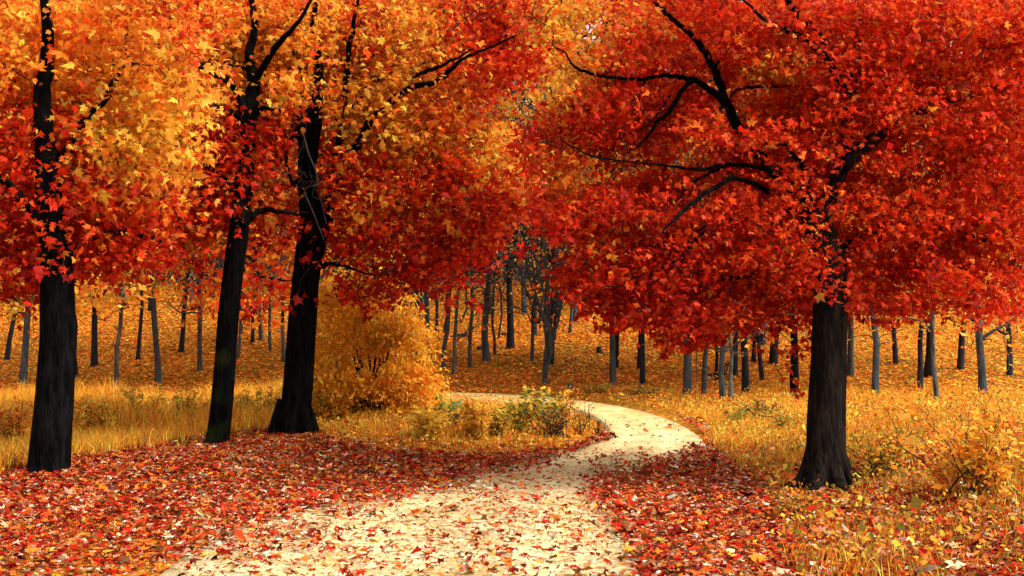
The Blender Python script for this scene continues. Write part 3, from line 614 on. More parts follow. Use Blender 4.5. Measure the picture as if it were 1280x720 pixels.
# ================================================================== WOODLAND TREES
def wood_tree(u, v, wpx, label, mat=None, lean=0.0, top=10.0, split=None, leafn=900, base=None, group=None, curve=0.0, name='woodland_tree', seed=None, low=.32, leafsz=.11, mtwig=None):
    mat = mat or M_GREY
    g0 = ground_at(u, v); seed = seed or int(u * 7 + v * 3); rs = np.random.RandomState(seed % 99991)
    T = thing(name, g0, label, 'tree', group)
    Yd = g0[1]; r0 = max(wpx * Yd / F_PX / 2, .028)
    H = top * rs.uniform(.85, 1.15) * (1 if wpx > 5 else .8)
    n = 16; t = np.linspace(0, 1, n)
    dxy = np.cumsum(rs.normal(0, .035, (n, 2)), 0) * (t[:, None] ** .5) * 2.6
    dxy[:, 0] += lean * t * H + curve * np.sin(t * PI * 1.6) * .5
    path = g0 + np.concatenate([dxy, (t * H)[:, None]], 1); path[0, 2] -= .15
    rad = r0 * (1 - .72 * t) ; rad[0] *= 1.55; rad[1] *= 1.02
    path = np.insert(path, 1, path[0] + (path[1] - path[0]) * .30 + 0, 0); rad = np.insert(rad, 1, r0 * 1.18); 
    m = MB(); m.tube(path, rad, 10, .08, seed=seed % 50); m.build('trunk', mat, T)
    limbs = []; lm = MB()
    nl = rs.randint(7, 11)
    for k in range(nl):
        s = rs.uniform(low, .95); i0 = int(s * (len(path) - 1)); a = path[i0]
        ang = rs.uniform(0, 2 * PI); L_ = (1 - s * .6) * rs.uniform(.16, .3) * H
        b = a + np.array([math.cos(ang) * L_ * .8, math.sin(ang) * L_ * .8, L_ * rs.uniform(.3, .95)])
        p = twig_path(a, b, rs, 7, -.08, .05); lm.tube(p, np.linspace(rad[i0] * .55, .012, 7), 5); limbs.append((p, None))
        for q in range(6):
            c = p[rs.randint(2, 7)]; e = c + unit(rs.normal(0, 1, 3) + np.array([0, 0, .35])) * rs.uniform(.5, 1.3)
            pp = twig_path(c, e, rs, 5, -.03, .07); lm.tube(pp, np.linspace(.016, .006, 5), 4, cap=False); limbs.append((pp, None))
            for z_ in range(2):
                c2 = pp[rs.randint(1, 5)]; e2 = c2 + unit(rs.normal(0, 1, 3)) * rs.uniform(.3, .7)
                lm.tube(twig_path(c2, e2, rs, 4, 0, .06), np.linspace(.010, .005, 4), 3, cap=False)
    if split:
        for (s, du, L_) in split:
            i0 = max(2, int(s * (len(path) - 1))); a = path[i0]; b = a + np.array([du * Yd / F_PX, rs.uniform(-.3, .3), L_])
            p = twig_path(a, b, rs, 9, 0, .03); p[:, 0] += np.sin(np.linspace(0, PI, 9)) * du * Yd / F_PX * .35
            lm.tube(p, np.linspace(rad[i0] * .7, .02, 9), 7); limbs.append((p, None))
    for k in range(5):  # dead snags low on the trunk
        i0 = rs.randint(3, 7); a = path[i0]; e = a + unit(np.array([rs.normal(), rs.normal(), .2])) * rs.uniform(.3, .9)
        lm.tube(twig_path(a, e, rs, 5, .0, .08), np.linspace(.014, .005, 5), 4, cap=False)
    tag(lm.build('branches', mtwig or mat, T), kind='stuff')
    if leafn:
        LP = np.concatenate([l[0] for l in limbs]); k = rs.randint(0, len(LP), leafn)
        P_ = LP[k] + rs.normal(0, .26, (leafn, 3))
        W = base or (.2, .6, .8, 1.5, 3, 4, 2, 2)
        fl = MB(); leaves(fl, P_, rs.normal(0, 1, (leafn, 3)), np.array([0, -.2, .7]) + rs.normal(0, .6, (leafn, 3)), leafsz * np.exp(rs.normal(0, .25, leafn)), mix_cols(NAMES, W, leafn, rs, .25), 'kite', .3, rs)
        fl.build('foliage', M_LEAF, T)
    return T
GW = 'slim trees on the leafy hillside'
OY = (.1, .3, .5, 1.5, 4, 4, 2, 1); OL = (.2, .4, .5, 1, 2, 3, 1, 4)
TREES = [
 (536, 437, 7, 'slender grey tree with flared foot just right of the orange bush', M_GREY, .0, None, 700, OY),
 (555.5, 461, 6, 'thin straight grey tree next to the mottled pale barked tree, on its left', M_GREY, -.01, None, 600, OY),
 (567, 468, 5, 'thin mottled tree with pale patches on its bark above the far road strip', M_PALE, .012, None, 300, OY),
 (587.5, 459, 5, 'thin grey tree right of the mottled pale barked tree, fallen bough at its side', M_GREY, -.006, None, 600, OY),
 (609, 451, 8.5, 'sturdy straight grey tree with wide foot beside the rock on the slope', M_GREY, -.002, None, 800, OY),
 (619, 444, 4, 'very thin tree forking into a narrow V right behind the sturdy straight one', M_GREY, 0, [(.16, 6, 5)], 300, OY),
 (638, 436, 9, 'dark tree with wide dark foot left of the many stemmed bare tree', M_DARK, .01, None, 800, OY),
 (546, 416, 4, 'small dark tree higher on the slope behind the slender flared tree', M_DARK, 0, None, 400, OL),
 (513, 452, 5, 'mottled slim tree at the right edge of the orange bush', M_PALE, .005, None, 400, OY),
 (526, 406, 3.5, 'thin dark pole of a tree high behind the right edge of the orange bush', M_DARK, .0, None, 300, OL),
 (681.5, 479, 6.5, 'bare many stemmed tree leaning left near the far side of the road', M_GREY, -.07, [(.14, 12, 4.5), (.18, -14, 3.5), (.22, 10, 4), (.1, -12, 4.0), (.2, 3, 4)], 60, OL),
 (665, 452, 4.5, 'crooked thin tree with a kink at its foot behind the many stemmed bare tree', M_GREY, -.015, [(.2, -8, 4)], 120, OL),
 (683.5, 447, 8, 'thick dark tree leaning right behind the many stemmed bare tree', M_DARK, .055, None, 500, OY),
 (690, 455, 4, 'thin dark tree rising close against the thick right leaning one', M_DARK, .01, None, 200, OY),
 (712, 417, 4, 'thin grey tree at the upper slope left of the dark stump, leaning slightly right', M_GREY, .03, None, 300, OY),
 (718, 403, 5.5, 'grey tree high on the slope behind the thin one left of the dark stump', M_GREY, 0, None, 500, OY),
 (767, 481, 8, 'smooth straight grey tree standing alone right of the dark stump', M_GREY, .0, None, 700, OY),
 (799, 460, 5, 'thin dark tree, rear left one of the close pair right of the lone trunk', M_DARK, .01, None, 500, OY),
 (803, 481, 6.5, 'dark tree with yellow leaf tufts, front one of the pair by the lone trunk', M_DARK, .02, None, 500, OY),
 (699, 386, 8, 'dark broad footed tree high up the slope above the right leaning trunk', M_DARK, 0, None, 500, OL),
 (668, 420, 6, 'dark tree on the upper slope half hidden by the many stemmed bare tree', M_DARK, 0, None, 500, OL),
 (859, 493, 10, 'thick bent grey tree at the road bend nearest the red hanging leaves', M_GREY, -.018, None, 900, OY),
 (880, 494, 6, 'slim grey tree with pale split foot right of the thick bent one', M_GREY, .012, None, 500, OY),
 (895.5, 466, 4, 'thin dark tree behind the gap between two slim grey ones at the right', M_DARK, 0, None, 400, OY),
 (904, 500, 7, 'grey tree at the grass edge, left one of the leaning front pair', M_GREY, .004, None, 600, OY),
 (913.5, 501, 5, 'thin mottled tree at the grass edge, right one of the leaning front pair', M_PALE, .022, None, 500, OY),
 (918, 469, 7, 'dark tree standing behind the leaning front pair at the grass edge', M_DARK, .02, None, 500, OY),
 (932.5, 491, 9, 'thick dark straight tree right of the leaning front pair', M_DARK, -.01, None, 800, OY),
 (942, 453, 5.5, 'dark slender tree higher up behind the thick dark straight one', M_DARK, -.02, None, 500, OY),
 (953.5, 476, 5.5, 'thin black tree leaning left, right of the thick dark straight one', M_DARK, -.035, None, 500, OY),
 (966, 454, 10, 'broad black trunk up the slope near the right, behind the thin left leaning tree', M_DARK, .03, None, 600, OY),
 (994, 497, 10, 'black tree dotted with red leaves left of the brown barked maple', M_BLACK, 0, None, 800, OY),
 (953, 431, 7, 'short looking dark trunk highest on the slope at the right', M_DARK, 0, None, 500, OY),
 (315.5, 430, 4.5, 'dark thin tree first in the trio between the two black trunks', M_DARK, -.01, None, 500, OY),
 (326.5, 425, 5, 'middle grey tree of the trio between the two black trunks', M_GREY, -.015, None, 500, OY),
 (338, 440, 4, 'pale grey tree nearest the road of the trio between the two black trunks', M_GREY, .0, None, 500, OY),
 (297, 449, 4, 'thin grey tree against the right side of the leaning mossy trunk', M_GREY, -.01, None, 300, OY),
 (355, 452, 5, 'mottled slim tree half hidden by the forked black tree', M_PALE, -.03, None, 300, OY),
 (1063, 470, 8, 'grey tree just right of the brown barked maple trunk', M_GREY, .01, None, 800, OY),
 (1094, 497, 9, 'thick grey tree at the grass edge, first clear one right of the brown maple', M_GREY, -.012, None, 800, OY),
 (1120, 455, 6, 'dark thin tree up the slope behind the thick grey one right of the maple', M_DARK, .01, None, 700, OY),
 (1150, 486, 7, 'dark leaning tree in the middle of the right hand wood', M_DARK, .035, None, 700, OY),
 (1172, 502, 6, 'slim mottled tree near the grass in the right hand wood', M_PALE, -.01, None, 700, OY),
 (1200, 462, 8, 'dark straight tree up the slope near the right edge', M_DARK, 0, None, 700, OY),
 (1229, 496, 10, 'thickest grey tree near the right edge of the view', M_GREY, .012, None, 800, OY),
 (1262, 470, 7, 'dark tree closest to the right edge of the view', M_DARK, -.02, None, 800, OY),
 (250, 463, 6, 'grey tree just left of the leaning mossy trunk', M_GREY, .01, None, 800, OY),
 (226, 440, 6, 'dark tree up the slope, second left of the leaning mossy trunk', M_DARK, 0, None, 700, OY),
 (198, 478, 8, 'thick grey tree in the middle of the left hand wood', M_GREY, -.015, None, 800, OY),
 (172, 450, 5, 'thin dark tree behind the thick grey one in the left hand wood', M_DARK, .02, None, 700, OY),
 (146, 484, 6, 'slim mottled tree nearest the weeds in the left hand wood', M_PALE, .01, None, 700, OY),
 (118, 458, 8, 'dark stout tree right of the far left black trunk', M_DARK, -.01, None, 700, OY),
 (28, 480, 9, 'grey tree left of the far left black trunk', M_GREY, .01, None, 800, OY),
 (8, 450, 6, 'dark tree touching the left edge of the view', M_DARK, .01, None, 700, OY)]
for (u, v, w_, lab, mt, ln, sp_, nf, bs) in TREES:
    if sp_ is None and int(u) % 3 == 0: sp_ = [(.2 + (int(v) % 5) * .02, 9 if int(v) % 2 else -9, 3.5)]
    low = .2
    tp = 9.5
    if 'many stemmed' in lab and lab.startswith('bare'): tp = 6.5
    wood_tree(u, v, w_, lab, mt, ln, tp, sp_, nf, bs, GW, low=low)
# leafy tufts on the pair at 803: small extra yellow leaves handled by foliage above

# deeper wood: shared looks, nothing tells these apart
protos = []
FARLAB = ['slate tree with a full golden crown in the deep wood up the hillside', 'slate tree with thin olive leafage in the deep wood up the hillside', 'slate tree with a dense orange crown in the deep wood up the hillside',
          'nearly leafless slate tree in the deep wood up the hillside', 'slate tree with a thick amber crown in the deep wood up the hillside', 'slate tree with sparse rusty red leaves in the deep wood up the hillside']
rsf = np.random.RandomState(77)
FARX = np.linspace(-26, 26, 27)
k_ = 0
farspots = []
for row, Yr in enumerate((46, 51, 57, 64, 72, 82, 95)):
    half = Yr * .54
    nrow = 17 + row
    for q in range(nrow):
        farspots.append((-half + 2 * half * (q + rsf.uniform(.1, .9)) / nrow, Yr + rsf.uniform(-2, 2)))
def far_proto(seed, base, leafn, mat, H):
    u0, v0 = 640, 380
    T = wood_tree(u0, v0 - 20, 6, FARLAB[seed - 900], mat, rsf.uniform(-.02, .02), H, None, leafn, base, FARLAB[seed - 900].replace('tree', 'trees', 1), seed=seed, low=.22, leafsz=.17, name='forest_tree', mtwig=mat)
    return T
for s_ in range(6):
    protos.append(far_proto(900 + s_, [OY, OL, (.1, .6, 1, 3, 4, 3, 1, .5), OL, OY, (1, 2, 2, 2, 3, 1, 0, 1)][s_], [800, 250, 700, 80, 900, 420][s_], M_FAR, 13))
def copy_thing(o, loc, rz, sc):
    r_ = o.copy(); COL.objects.link(r_); r_.location = loc; r_.rotation_euler = (0, 0, rz); r_.scale = (sc, sc, sc)
    for ch in list(o.children):
        c = ch.copy(); COL.objects.link(c); c.parent = r_
    return r_
for q, (x_, y_) in enumerate(farspots):
    z_ = float(height(np.array(x_), np.array(y_)))
    pu, pv = proj(np.array([x_, y_, z_]))
    if 560 < pu < 700: kind = [3, 3, 1, 3, 5][q % 5]      # the dim, nearly bare middle of the wood
    else: kind = [0, 2, 4, 1, 0, 5][q % 6]
    loc = (x_, y_, z_ - .02); rz = rsf.uniform(0, 6.28); sc = rsf.uniform(.85, 1.2)
    if q < 6:
        o = protos[q]; o.location = loc; o.rotation_euler = (0, 0, rz)
    else: copy_thing(protos[kind], loc, rz, sc)

# slate coloured brushwood closing the view between the deep trees
mb = MB(); nq = 120000; rsq = np.random.RandomState(5)
yq = rsq.uniform(50, 66, nq); xq = rsq.uniform(-.5, .5, nq) * yq; zq = height(xq, yq); hz = rsq.rand(nq) ** 1.3 * 8.5
c = np.stack([xq, yq, zq + hz], -1); d = unit(rsq.normal(0, 1, (nq, 3)) + np.array([0, 0, .6])) * rsq.uniform(.5, 1.7, (nq, 1)); sidev = unit(np.cross(d, np.array([0., 1, .1]) + rsq.normal(0, .3, (nq, 3)))) * rsq.uniform(.012, .035, (nq, 1))
bend = rsq.normal(0, .12, (nq, 3))
V = np.stack([c - sidev, c + sidev, c + d * .55 + bend + sidev * .6, c + d * .55 + bend - sidev * .6, c + d], 1); k = np.arange(nq)[:, None] * 5
mb.add(V, k + np.array([[0, 1, 2, 3]])); mb.F.append(k + np.array([[3, 2, 4]])); mb.C.append(np.ones((nq, 3)))
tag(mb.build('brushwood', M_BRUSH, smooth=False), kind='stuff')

# middle-distance autumn trees with full crowns filling the canopy behind the foreground trees
def full_tree(u, v, wpx, label, poly, depth, base, seed, mat=M_DARK, n=700, leaf=.15, holes=.36, zones=()):
    g0 = ground_at(u, v); T = thing('autumn_tree', g0, label, 'tree', 'full crowned trees behind the road')
    rs = np.random.RandomState(seed); Yd = g0[1]
    cu = u + (np.mean([p[0] for p in poly]) - u) * .25; top = min(p[1] for p in poly)
    cpt = at(cu, top + 40, (depth[0] + depth[1]) / 2)
    m = MB(); p = twig_path(g0 - np.array([0, 0, .2]), cpt, rs, 14, 0, .004); r0 = wpx * Yd / F_PX / 2; rad = np.linspace(r0, .04, 14); rad[0] *= 1.4
    m.tube(p, rad, 10, .08); m.build('trunk', mat, T)
    f = MB(); C = crown(f, poly, depth, n, base, list(zones), seed, leaf=leaf, rad=.42, per=(9, 18), holes=holes, hscale=1.5, shape='kite'); f.build('foliage', M_LEAF, T)
    lm = MB(); limbs = []
    for k in range(12):
        a = p[rs.randint(4, 13)]; b = C[rs.randint(len(C))]; q = twig_path(a, b, rs, 8, .05, .05); lm.tube(q, np.linspace(.06, .015, 8), 6); limbs.append((q, None))
    twigs_to(lm, limbs, C, 90, rs, 3.5, .018)
    tag(lm.build('branches', M_TWIG, T), kind='stuff')
full_tree(280, 464, 7, 'golden crowned tree behind the gap between the two black trunks', [(200, -60), (420, -60), (430, 120), (420, 260), (388, 330), (375, 395), (345, 400), (310, 392), (270, 400), (220, 370)], (27, 33), ORG, 301, n=900, holes=.42, zones=[(330, 250, 60, 40, MIX), (330, 330, 60, 50, MIX)])
full_tree(475, 470, 9, 'amber crowned tree behind the top of the orange bush', [(400, -60), (560, -60), (570, 150), (545, 260), (500, 330), (440, 340), (400, 280)], (27, 33), YEL, 302, n=620)
full_tree(520, 446, 6, 'orange crowned tree behind the arch where the two canopies meet', [(550, -60), (680, -60), (690, 60), (650, 130), (610, 150), (560, 230), (540, 160)], (30, 36), YEL, 303, n=330, holes=.50, zones=[(600, 20, 50, 40, SCR)])
full_tree(768, 458, 5, 'yellow and olive crowned tree showing through the scarlet canopy', [(665, -60), (800, -60), (800, 60), (790, 150), (765, 240), (730, 330), (700, 230), (655, 150)], (28, 34), YEL, 304, n=600, zones=[(760, 40, 40, 50, OLV), (700, 240, 30, 60, OLV)])
full_tree(857, 470, 7, 'rust coloured tree behind the middle of the scarlet canopy', [(790, -60), (930, -60), (940, 150), (930, 330), (880, 400), (830, 370), (800, 280), (780, 120)], (28, 34), ORG, 305, n=620, zones=[(850, 190, 30, 30, YEL)])
full_tree(994, 474, 7, 'orange crowned tree behind the right part of the scarlet canopy', [(920, -60), (1080, -60), (1090, 150), (1080, 350), (1000, 420), (940, 405), (930, 250)], (27, 33), ORG, 306, n=760, holes=.4, zones=[(970, 380, 60, 50, SCR), (970, 70, 30, 40, OLV)])
full_tree(1160, 470, 10, 'amber crowned tree behind the right hand wood', [(1070, -60), (1310, -60), (1320, 200), (1300, 360), (1200, 420), (1120, 400), (1080, 250)], (26, 33), YEL, 307, n=900, holes=.42)
full_tree(90, 470, 10, 'golden crowned tree behind the far left black trunk', [(-60, -60), (220, -60), (230, 200), (210, 340), (130, 390), (60, 370), (-30, 390), (-60, 200)], (26, 33), YEL, 308, n=900, holes=.42)

# ================================================================== ORANGE BUSH
gb = ground_at(455, 525)
TB = thing('bush', gb, 'dense glowing orange bush right of the forked black tree', 'bush')
polyB = [(404, 362), (420, 350), (436, 356), (452, 340), (470, 352), (478, 366), (494, 362), (498, 380), (520, 386), (512, 402), (530, 412), (514, 424), (528, 436), (522, 448), (546, 458), (532, 470),
         (550, 484), (534, 494), (540, 506), (518, 510), (508, 522), (492, 520), (482, 538), (462, 532), (446, 542), (428, 532), (408, 534), (396, 516), (384, 512), (390, 490), (376, 470), (388, 450), (380, 420), (392, 404), (384, 384)]
BO = (0, .02, .1, .5, 2, 7, 9, .2); BN = (0, .05, .3, 2.0, 4, 7, 5, .4)
fb = MB(); Yb = gb[1]
CB = crown(fb, polyB, (Yb - .6, Yb + .8), 2300, BO, [(500, 500, 40, 40, BN), (480, 410, 25, 20, OLV), (480, 445, 40, 10, OLV), (430, 400, 50, 40, BO)], 71, leaf=.064, per=(10, 18), rad=.14, holes=.45, hscale=.45, shape='oval', bushy=True)
for (u_, v_) in polyB + [(430, 345), (462, 345), (505, 375), (540, 440), (545, 500), (500, 530), (450, 545), (400, 530), (420, 540), (475, 540)]:
    nq_ = 34; P_ = at(u_ + rs.normal(0, 7, nq_), v_ + rs.normal(2, 4.5, nq_), Yb + rs.uniform(-.5, .3, nq_)); c_ = at(u_ * .8 + 455 * .2, v_ * .9 + 440 * .1, Yb)
    leaves(fb, P_, unit(P_ - c_) + rs.normal(0, .5, (nq_, 3)), np.array([0, -.5, .7]) + rs.normal(0, .4, (nq_, 3)), .062 * np.exp(rs.normal(0, .3, nq_)), mix_cols(['glow', 'honey', 'orange'], (5, 5, 1), nq_, rs, .2), 'oval', .6, rs)
fb.build('foliage', M_LEAF, TB)
st = MB(); lb = []
for q, (u, v) in enumerate([(430, 370), (455, 360), (480, 385), (410, 400), (500, 410), (520, 460), (400, 450), (505, 480), (470, 400), (440, 430), (530, 485)]):
    a = gb + np.array([rs.normal(0, .12), rs.normal(0, .12), -.05]); b = at(u, v, Yb + rs.uniform(-.4, .8)); p = twig_path(a, b, rs, 9, .02, .03); st.tube(p, np.linspace(.035, .008, 9), 6); lb.append((p, None))
twigs_to(st, lb, CB, 200, rs, 1.5, .008); tag(st.build('branches', M_BROWN, TB), kind='stuff')
wood_tree(497, 487, 7, 'dark slim tree rising through the right side of the orange bush', M_DARK, -.005, 8, None, 500, OY, GW, low=.35)

# ================================================================== WEEDS AND SHRUBS
def weed(name, label, u, v, hpx, wpx_, cols, wts, n=260, stems=10, leaf=.06, seed=1, cat='plant', group=None, mat_st=None, top=False, shape='oval', bare=0):
    g0 = ground_at(u, v); T = thing(name, g0, label, cat, group); rs = np.random.RandomState(seed); Yd = g0[1]
    H = hpx * Yd / F_PX; W = wpx_ * Yd / F_PX / 2
    sm = MB(); LP = []; LD = []
    for k in range(stems):
        a = g0 + np.array([rs.normal(0, W * .35), rs.normal(0, W * .35), -.03]); b = g0 + np.array([rs.normal(0, W * .8), rs.normal(0, W * .8), H * rs.uniform(.55, 1.0)])
        p = twig_path(a, b, rs, 8, .02, .04); sm.tube(p, np.linspace(.007, .0025, 8), 4, cap=False); LP.append(p[2:])
        for z_ in range(4 + bare):
            c = p[rs.randint(2, 8)]; e = c + unit(np.array([rs.normal(), rs.normal(), .6])) * H * rs.uniform(.1, .28); q = twig_path(c, e, rs, 4, 0, .05); sm.tube(q, np.linspace(.004, .002, 4), 3, cap=False); LP.append(q)
    tag(sm.build('stems', mat_st or M_TWIG, T), kind='stuff')
    LP = np.concatenate(LP)
    if n:
        k = rs.randint(0, len(LP), n); P_ = LP[k] + rs.normal(0, .03, (n, 3))
        f = MB(); leaves(f, P_, rs.normal(0, 1, (n, 3)) * np.array([1, 1, .5]) + np.array([0, 0, -.1]), np.array([0, -.3, .8]) + rs.normal(0, .45, (n, 3)), leaf * np.exp(rs.normal(0, .3, n)), mix_cols(cols, wts, n, rs, .25), shape, .4, rs)
        f.build('foliage', M_LEAF, T)
    return T
GI = 'weeds on the grassy island'
WEEDS = [
 ('weed', 'green leafy weed at the left end of the grassy island below the far road', 556, 527, 26, 34, ['green', 'olive', 'yellow'], (5, 3, 1), 420, 12, .07),
 ('weed', 'bluish green broad leaved weed beside the green one on the island', 578, 524, 22, 22, ['teal', 'green'], (5, 2), 160, 8, .09),
 ('weed', 'dark stemmed thin weed between the bluish green and the yellow shrub', 566, 537, 22, 18, ['brown', 'olive'], (3, 2), 120, 16, .05),
 ('shrub', 'bright yellow shrub nearest the orange bush on the island', 536, 550, 38, 32, ['yellow', 'amber', 'gold'], (5, 3, 2), 520, 12, .07),
 ('shrub', 'yellow orange shrub in front of the bluish green weed', 596, 548, 40, 34, ['yellow', 'amber', 'orange', 'olive'], (4, 4, 2, 1), 560, 12, .07),
 ('weed', 'olive weed in the middle of the grassy island', 622, 545, 36, 30, ['olive', 'gold', 'green', 'amber'], (4, 3, 1, 2), 420, 12, .055),
 ('shrub', 'golden shrub with pale green tips left of the brown dry shrub', 648, 541, 36, 30, ['gold', 'yellow', 'olive', 'green'], (3, 4, 2, 1), 460, 12, .06),
 ('shrub', 'tall shrub with green and yellow leaves behind the brown dry shrub', 668, 532, 38, 44, ['green', 'yellow', 'olive', 'teal'], (3, 4, 3, 1), 620, 14, .075),
 ('shrub', 'brown dry twiggy shrub near the inner bend of the road', 690, 548, 40, 44, ['brown', 'olive', 'gold'], (5, 3, 2), 300, 34, .04),
 ('shrub', 'yellow topped shrub with red stems at the back of the island', 704, 534, 38, 26, ['yellow', 'orange', 'rust'], (4, 2, 2), 280, 14, .06),
 ('dry_stalk', 'dry brown stalk standing right of the brown twiggy shrub', 722, 545, 34, 10, ['brown', 'rust'], (3, 2), 60, 7, .04),
 ('dry_stalk', 'taller dry stalk with seed heads on the island tip', 734, 541, 40, 10, ['brown', 'gold'], (3, 1), 60, 6, .04),
 ('dry_stalk', 'short dry stalk last before the inner bend of the road', 748, 545, 22, 12, ['brown', 'rust'], (3, 1), 70, 8, .035),
 ('weed', 'low dark green weed tuft in the shade below the orange bush', 400, 526, 36, 44, ['green', 'glow', 'olive', 'gold'], (3, 3, 3, 2), 700, 10, .06),
 ('weed', 'dull green weed tuft under the right side of the orange bush', 515, 533, 18, 28, ['green', 'olive', 'brown'], (3, 3, 3), 240, 12, .06),
 ('weed', 'yellow weed clump against the leaning mossy trunk', 303, 528, 40, 34, ['yellow', 'gold', 'olive'], (4, 4, 2), 620, 16, .05),
 ('weed', 'yellow weed clump midway between the two black trunks', 325, 531, 44, 34, ['yellow', 'gold', 'olive', 'orange'], (4, 4, 2, 1), 640, 16, .05),
 ('weed', 'pale yellow weed clump against the left of the forked black tree', 343, 527, 42, 30, ['yellow', 'cream', 'gold'], (4, 2, 3), 520, 16, .05),
 ('shrub', 'small green shrub in the golden grass of the right verge', 924, 532, 22, 26, ['green', 'olive', 'yellow'], (4, 3, 2), 360, 12, .05),
 ('shrub', 'greyish twiggy shrub in the golden grass of the right verge', 955, 527, 28, 40, ['olive', 'brown', 'green'], (4, 3, 1), 320, 30, .04),
 ('shrub', 'flat olive shrub near the black tree with red leaves', 980, 540, 22, 34, ['olive', 'gold', 'green'], (4, 3, 1), 320, 16, .05),
 ('dry_stalk', 'lone dark stalk at the edge of the golden right verge', 917, 549, 12, 5, ['brown'], (1,), 26, 4, .03),
 ('weed', 'olive weeds at the foot of the lone straight grey tree', 745, 491, 10, 44, ['olive', 'green', 'gold'], (4, 2, 3), 260, 14, .06),
 ('weed', 'olive weeds at the foot of the leaf clad pair of trees', 800, 492, 10, 50, ['olive', 'green', 'gold'], (4, 2, 3), 260, 14, .06),
 ('shrub', 'orange shrub low on the right side below the brown barked maple', 985, 650, 34, 46, ['orange', 'rust', 'olive'], (3, 3, 2), 260, 16, .045),
 ('shrub', 'golden shrub right of the brown barked maple', 1110, 600, 60, 80, ['gold', 'orange', 'olive'], (4, 3, 2), 700, 20, .06),
 ('shrub', 'large amber shrub close to the right edge of the view', 1225, 620, 110, 110, ['amber', 'orange', 'gold'], (4, 3, 2), 1100, 24, .07),
 ('weed', 'yellow weed clump left of the leaning mossy trunk', 228, 530, 44, 44, ['yellow', 'gold', 'olive'], (4, 4, 2), 640, 16, .05),
 ('weed', 'tall olive and yellow weed clump in the left hand verge', 172, 532, 50, 50, ['olive', 'gold', 'green'], (4, 3, 1), 640, 16, .05),
 ('weed', 'golden weed clump right of the far left black trunk', 118, 545, 50, 50, ['gold', 'yellow', 'orange'], (4, 3, 2), 640, 16, .055),
 ('weed', 'orange weed clump touching the left edge of the view', 12, 560, 60, 50, ['orange', 'gold', 'rust'], (4, 3, 2), 640, 16, .055)]
for k_, (nm, lab, u, v, h_, w_, cs, ws, n_, s_, lf) in enumerate(WEEDS):
    if k_ < 10: h_ *= (1.15 if u > 590 else .9); w_ *= 1.15; n_ = int(n_ * 1.7)
    weed(nm, lab, u, v, h_, w_, cs, ws, n_, s_, lf, seed=400 + k_, cat={'weed': 'weed', 'shrub': 'shrub', 'dry_stalk': 'stalk'}[nm], bare=2 if 'twiggy' in lab else 0)

# ------------------------------------------------------------------ stumps, rocks, fallen wood
def lump(name, label, cat, u, v, wpx_, hpx, mat, seed, stump=False):
    g0 = ground_at(u, v); Yd = g0[1]; W = wpx_ * Yd / F_PX / 2; H = hpx * Yd / F_PX
    m = MB(); rs = np.random.RandomState(seed)
    if stump:
        pts = np.array([g0 + np.array([0, 0, z]) for z in (-.1, 0, .06, H * .5, H * .9, H)]); m.tube(pts, np.array([1.5, 1.3, 1.1, 1, .95, .8]) * W, 14, .16, seed=seed)
    else:
        th = np.linspace(0, PI, 9)[:, None]; ph = np.arange(14)[None] * 2 * PI / 14
        q = np.stack([np.sin(th) * np.cos(ph), np.sin(th) * np.sin(ph), np.cos(th) + 0 * ph], -1)
        q = q * (1 + .5 * (vnoise(q + 5, .6, seed) - .5))[..., None]
        V = g0 + q * np.array([W, W * .8, H * .6]) + np.array([0, 0, H * .3])
        i = (np.arange(8)[:, None] * 14); j = np.arange(14)[None]; j2 = (j + 1) % 14
        m.add(V.reshape(-1, 3), np.stack([i + j, i + 14 + j, i + 14 + j2, i + j2], -1).reshape(-1, 4))
    o = m.build(name, mat); tag(o, label, cat)
lump('tree_stump', 'small black stump alone on the orange slope', 'stump', 748.5, 441, 6, 7, M_DARK, 1, True)
lump('tree_stump', 'grey stump by the road behind the dry stalks', 'stump', 713, 487, 7, 8, M_GREY, 2, True)
lump('rock', 'dark rock on the slope left of the sturdy straight grey tree', 'rock', 599, 437, 8, 5, M_DARK, 3)
lump('rock', 'dark flat rock up the slope left of the dark wide footed tree', 'rock', 630, 419, 7, 3.5, M_DARK, 4)
lump('rock', 'round dark stone near the base of the bare many stemmed tree', 'rock', 824, 424, 6, 9, M_DARK, 5)
def bough(label, pts, w_, Yoff=0.0):
    g0 = ground_at(*pts[0]); m = MB(); l = px_limb([(p[0], p[1]) for p in pts], g0[1] + Yoff, w_, wob=.01, seed=4); m.tube(l[0], l[1], 8, .12); rs_ = np.random.RandomState(2)
    for k in range(4):
        a = l[0][rs_.randint(1, len(l[0]) - 1)]; e = a + np.array([rs_.normal(0, .25), rs_.normal(0, .2), rs_.uniform(.1, .4)]); m.tube(twig_path(a, e, rs_, 4, 0, .05), np.linspace(.02, .008, 4), 4)
    tag(m.build('fallen_branch', M_DARK), label, 'branch')
bough('dark broken bough lying from the mottled pale tree to its right neighbour', [(561, 422), (572, 420), (580, 419), (590, 423)], [3, 5, 4, 3])
bough('dark log on the slope left of the thick dark straight tree', [(883, 471), (895, 468), (908, 467)], [4, 4, 3])
bough('dark log piece behind the leaning front pair at the grass edge', [(893, 475), (899, 473), (903, 470)], [4, 5, 3])

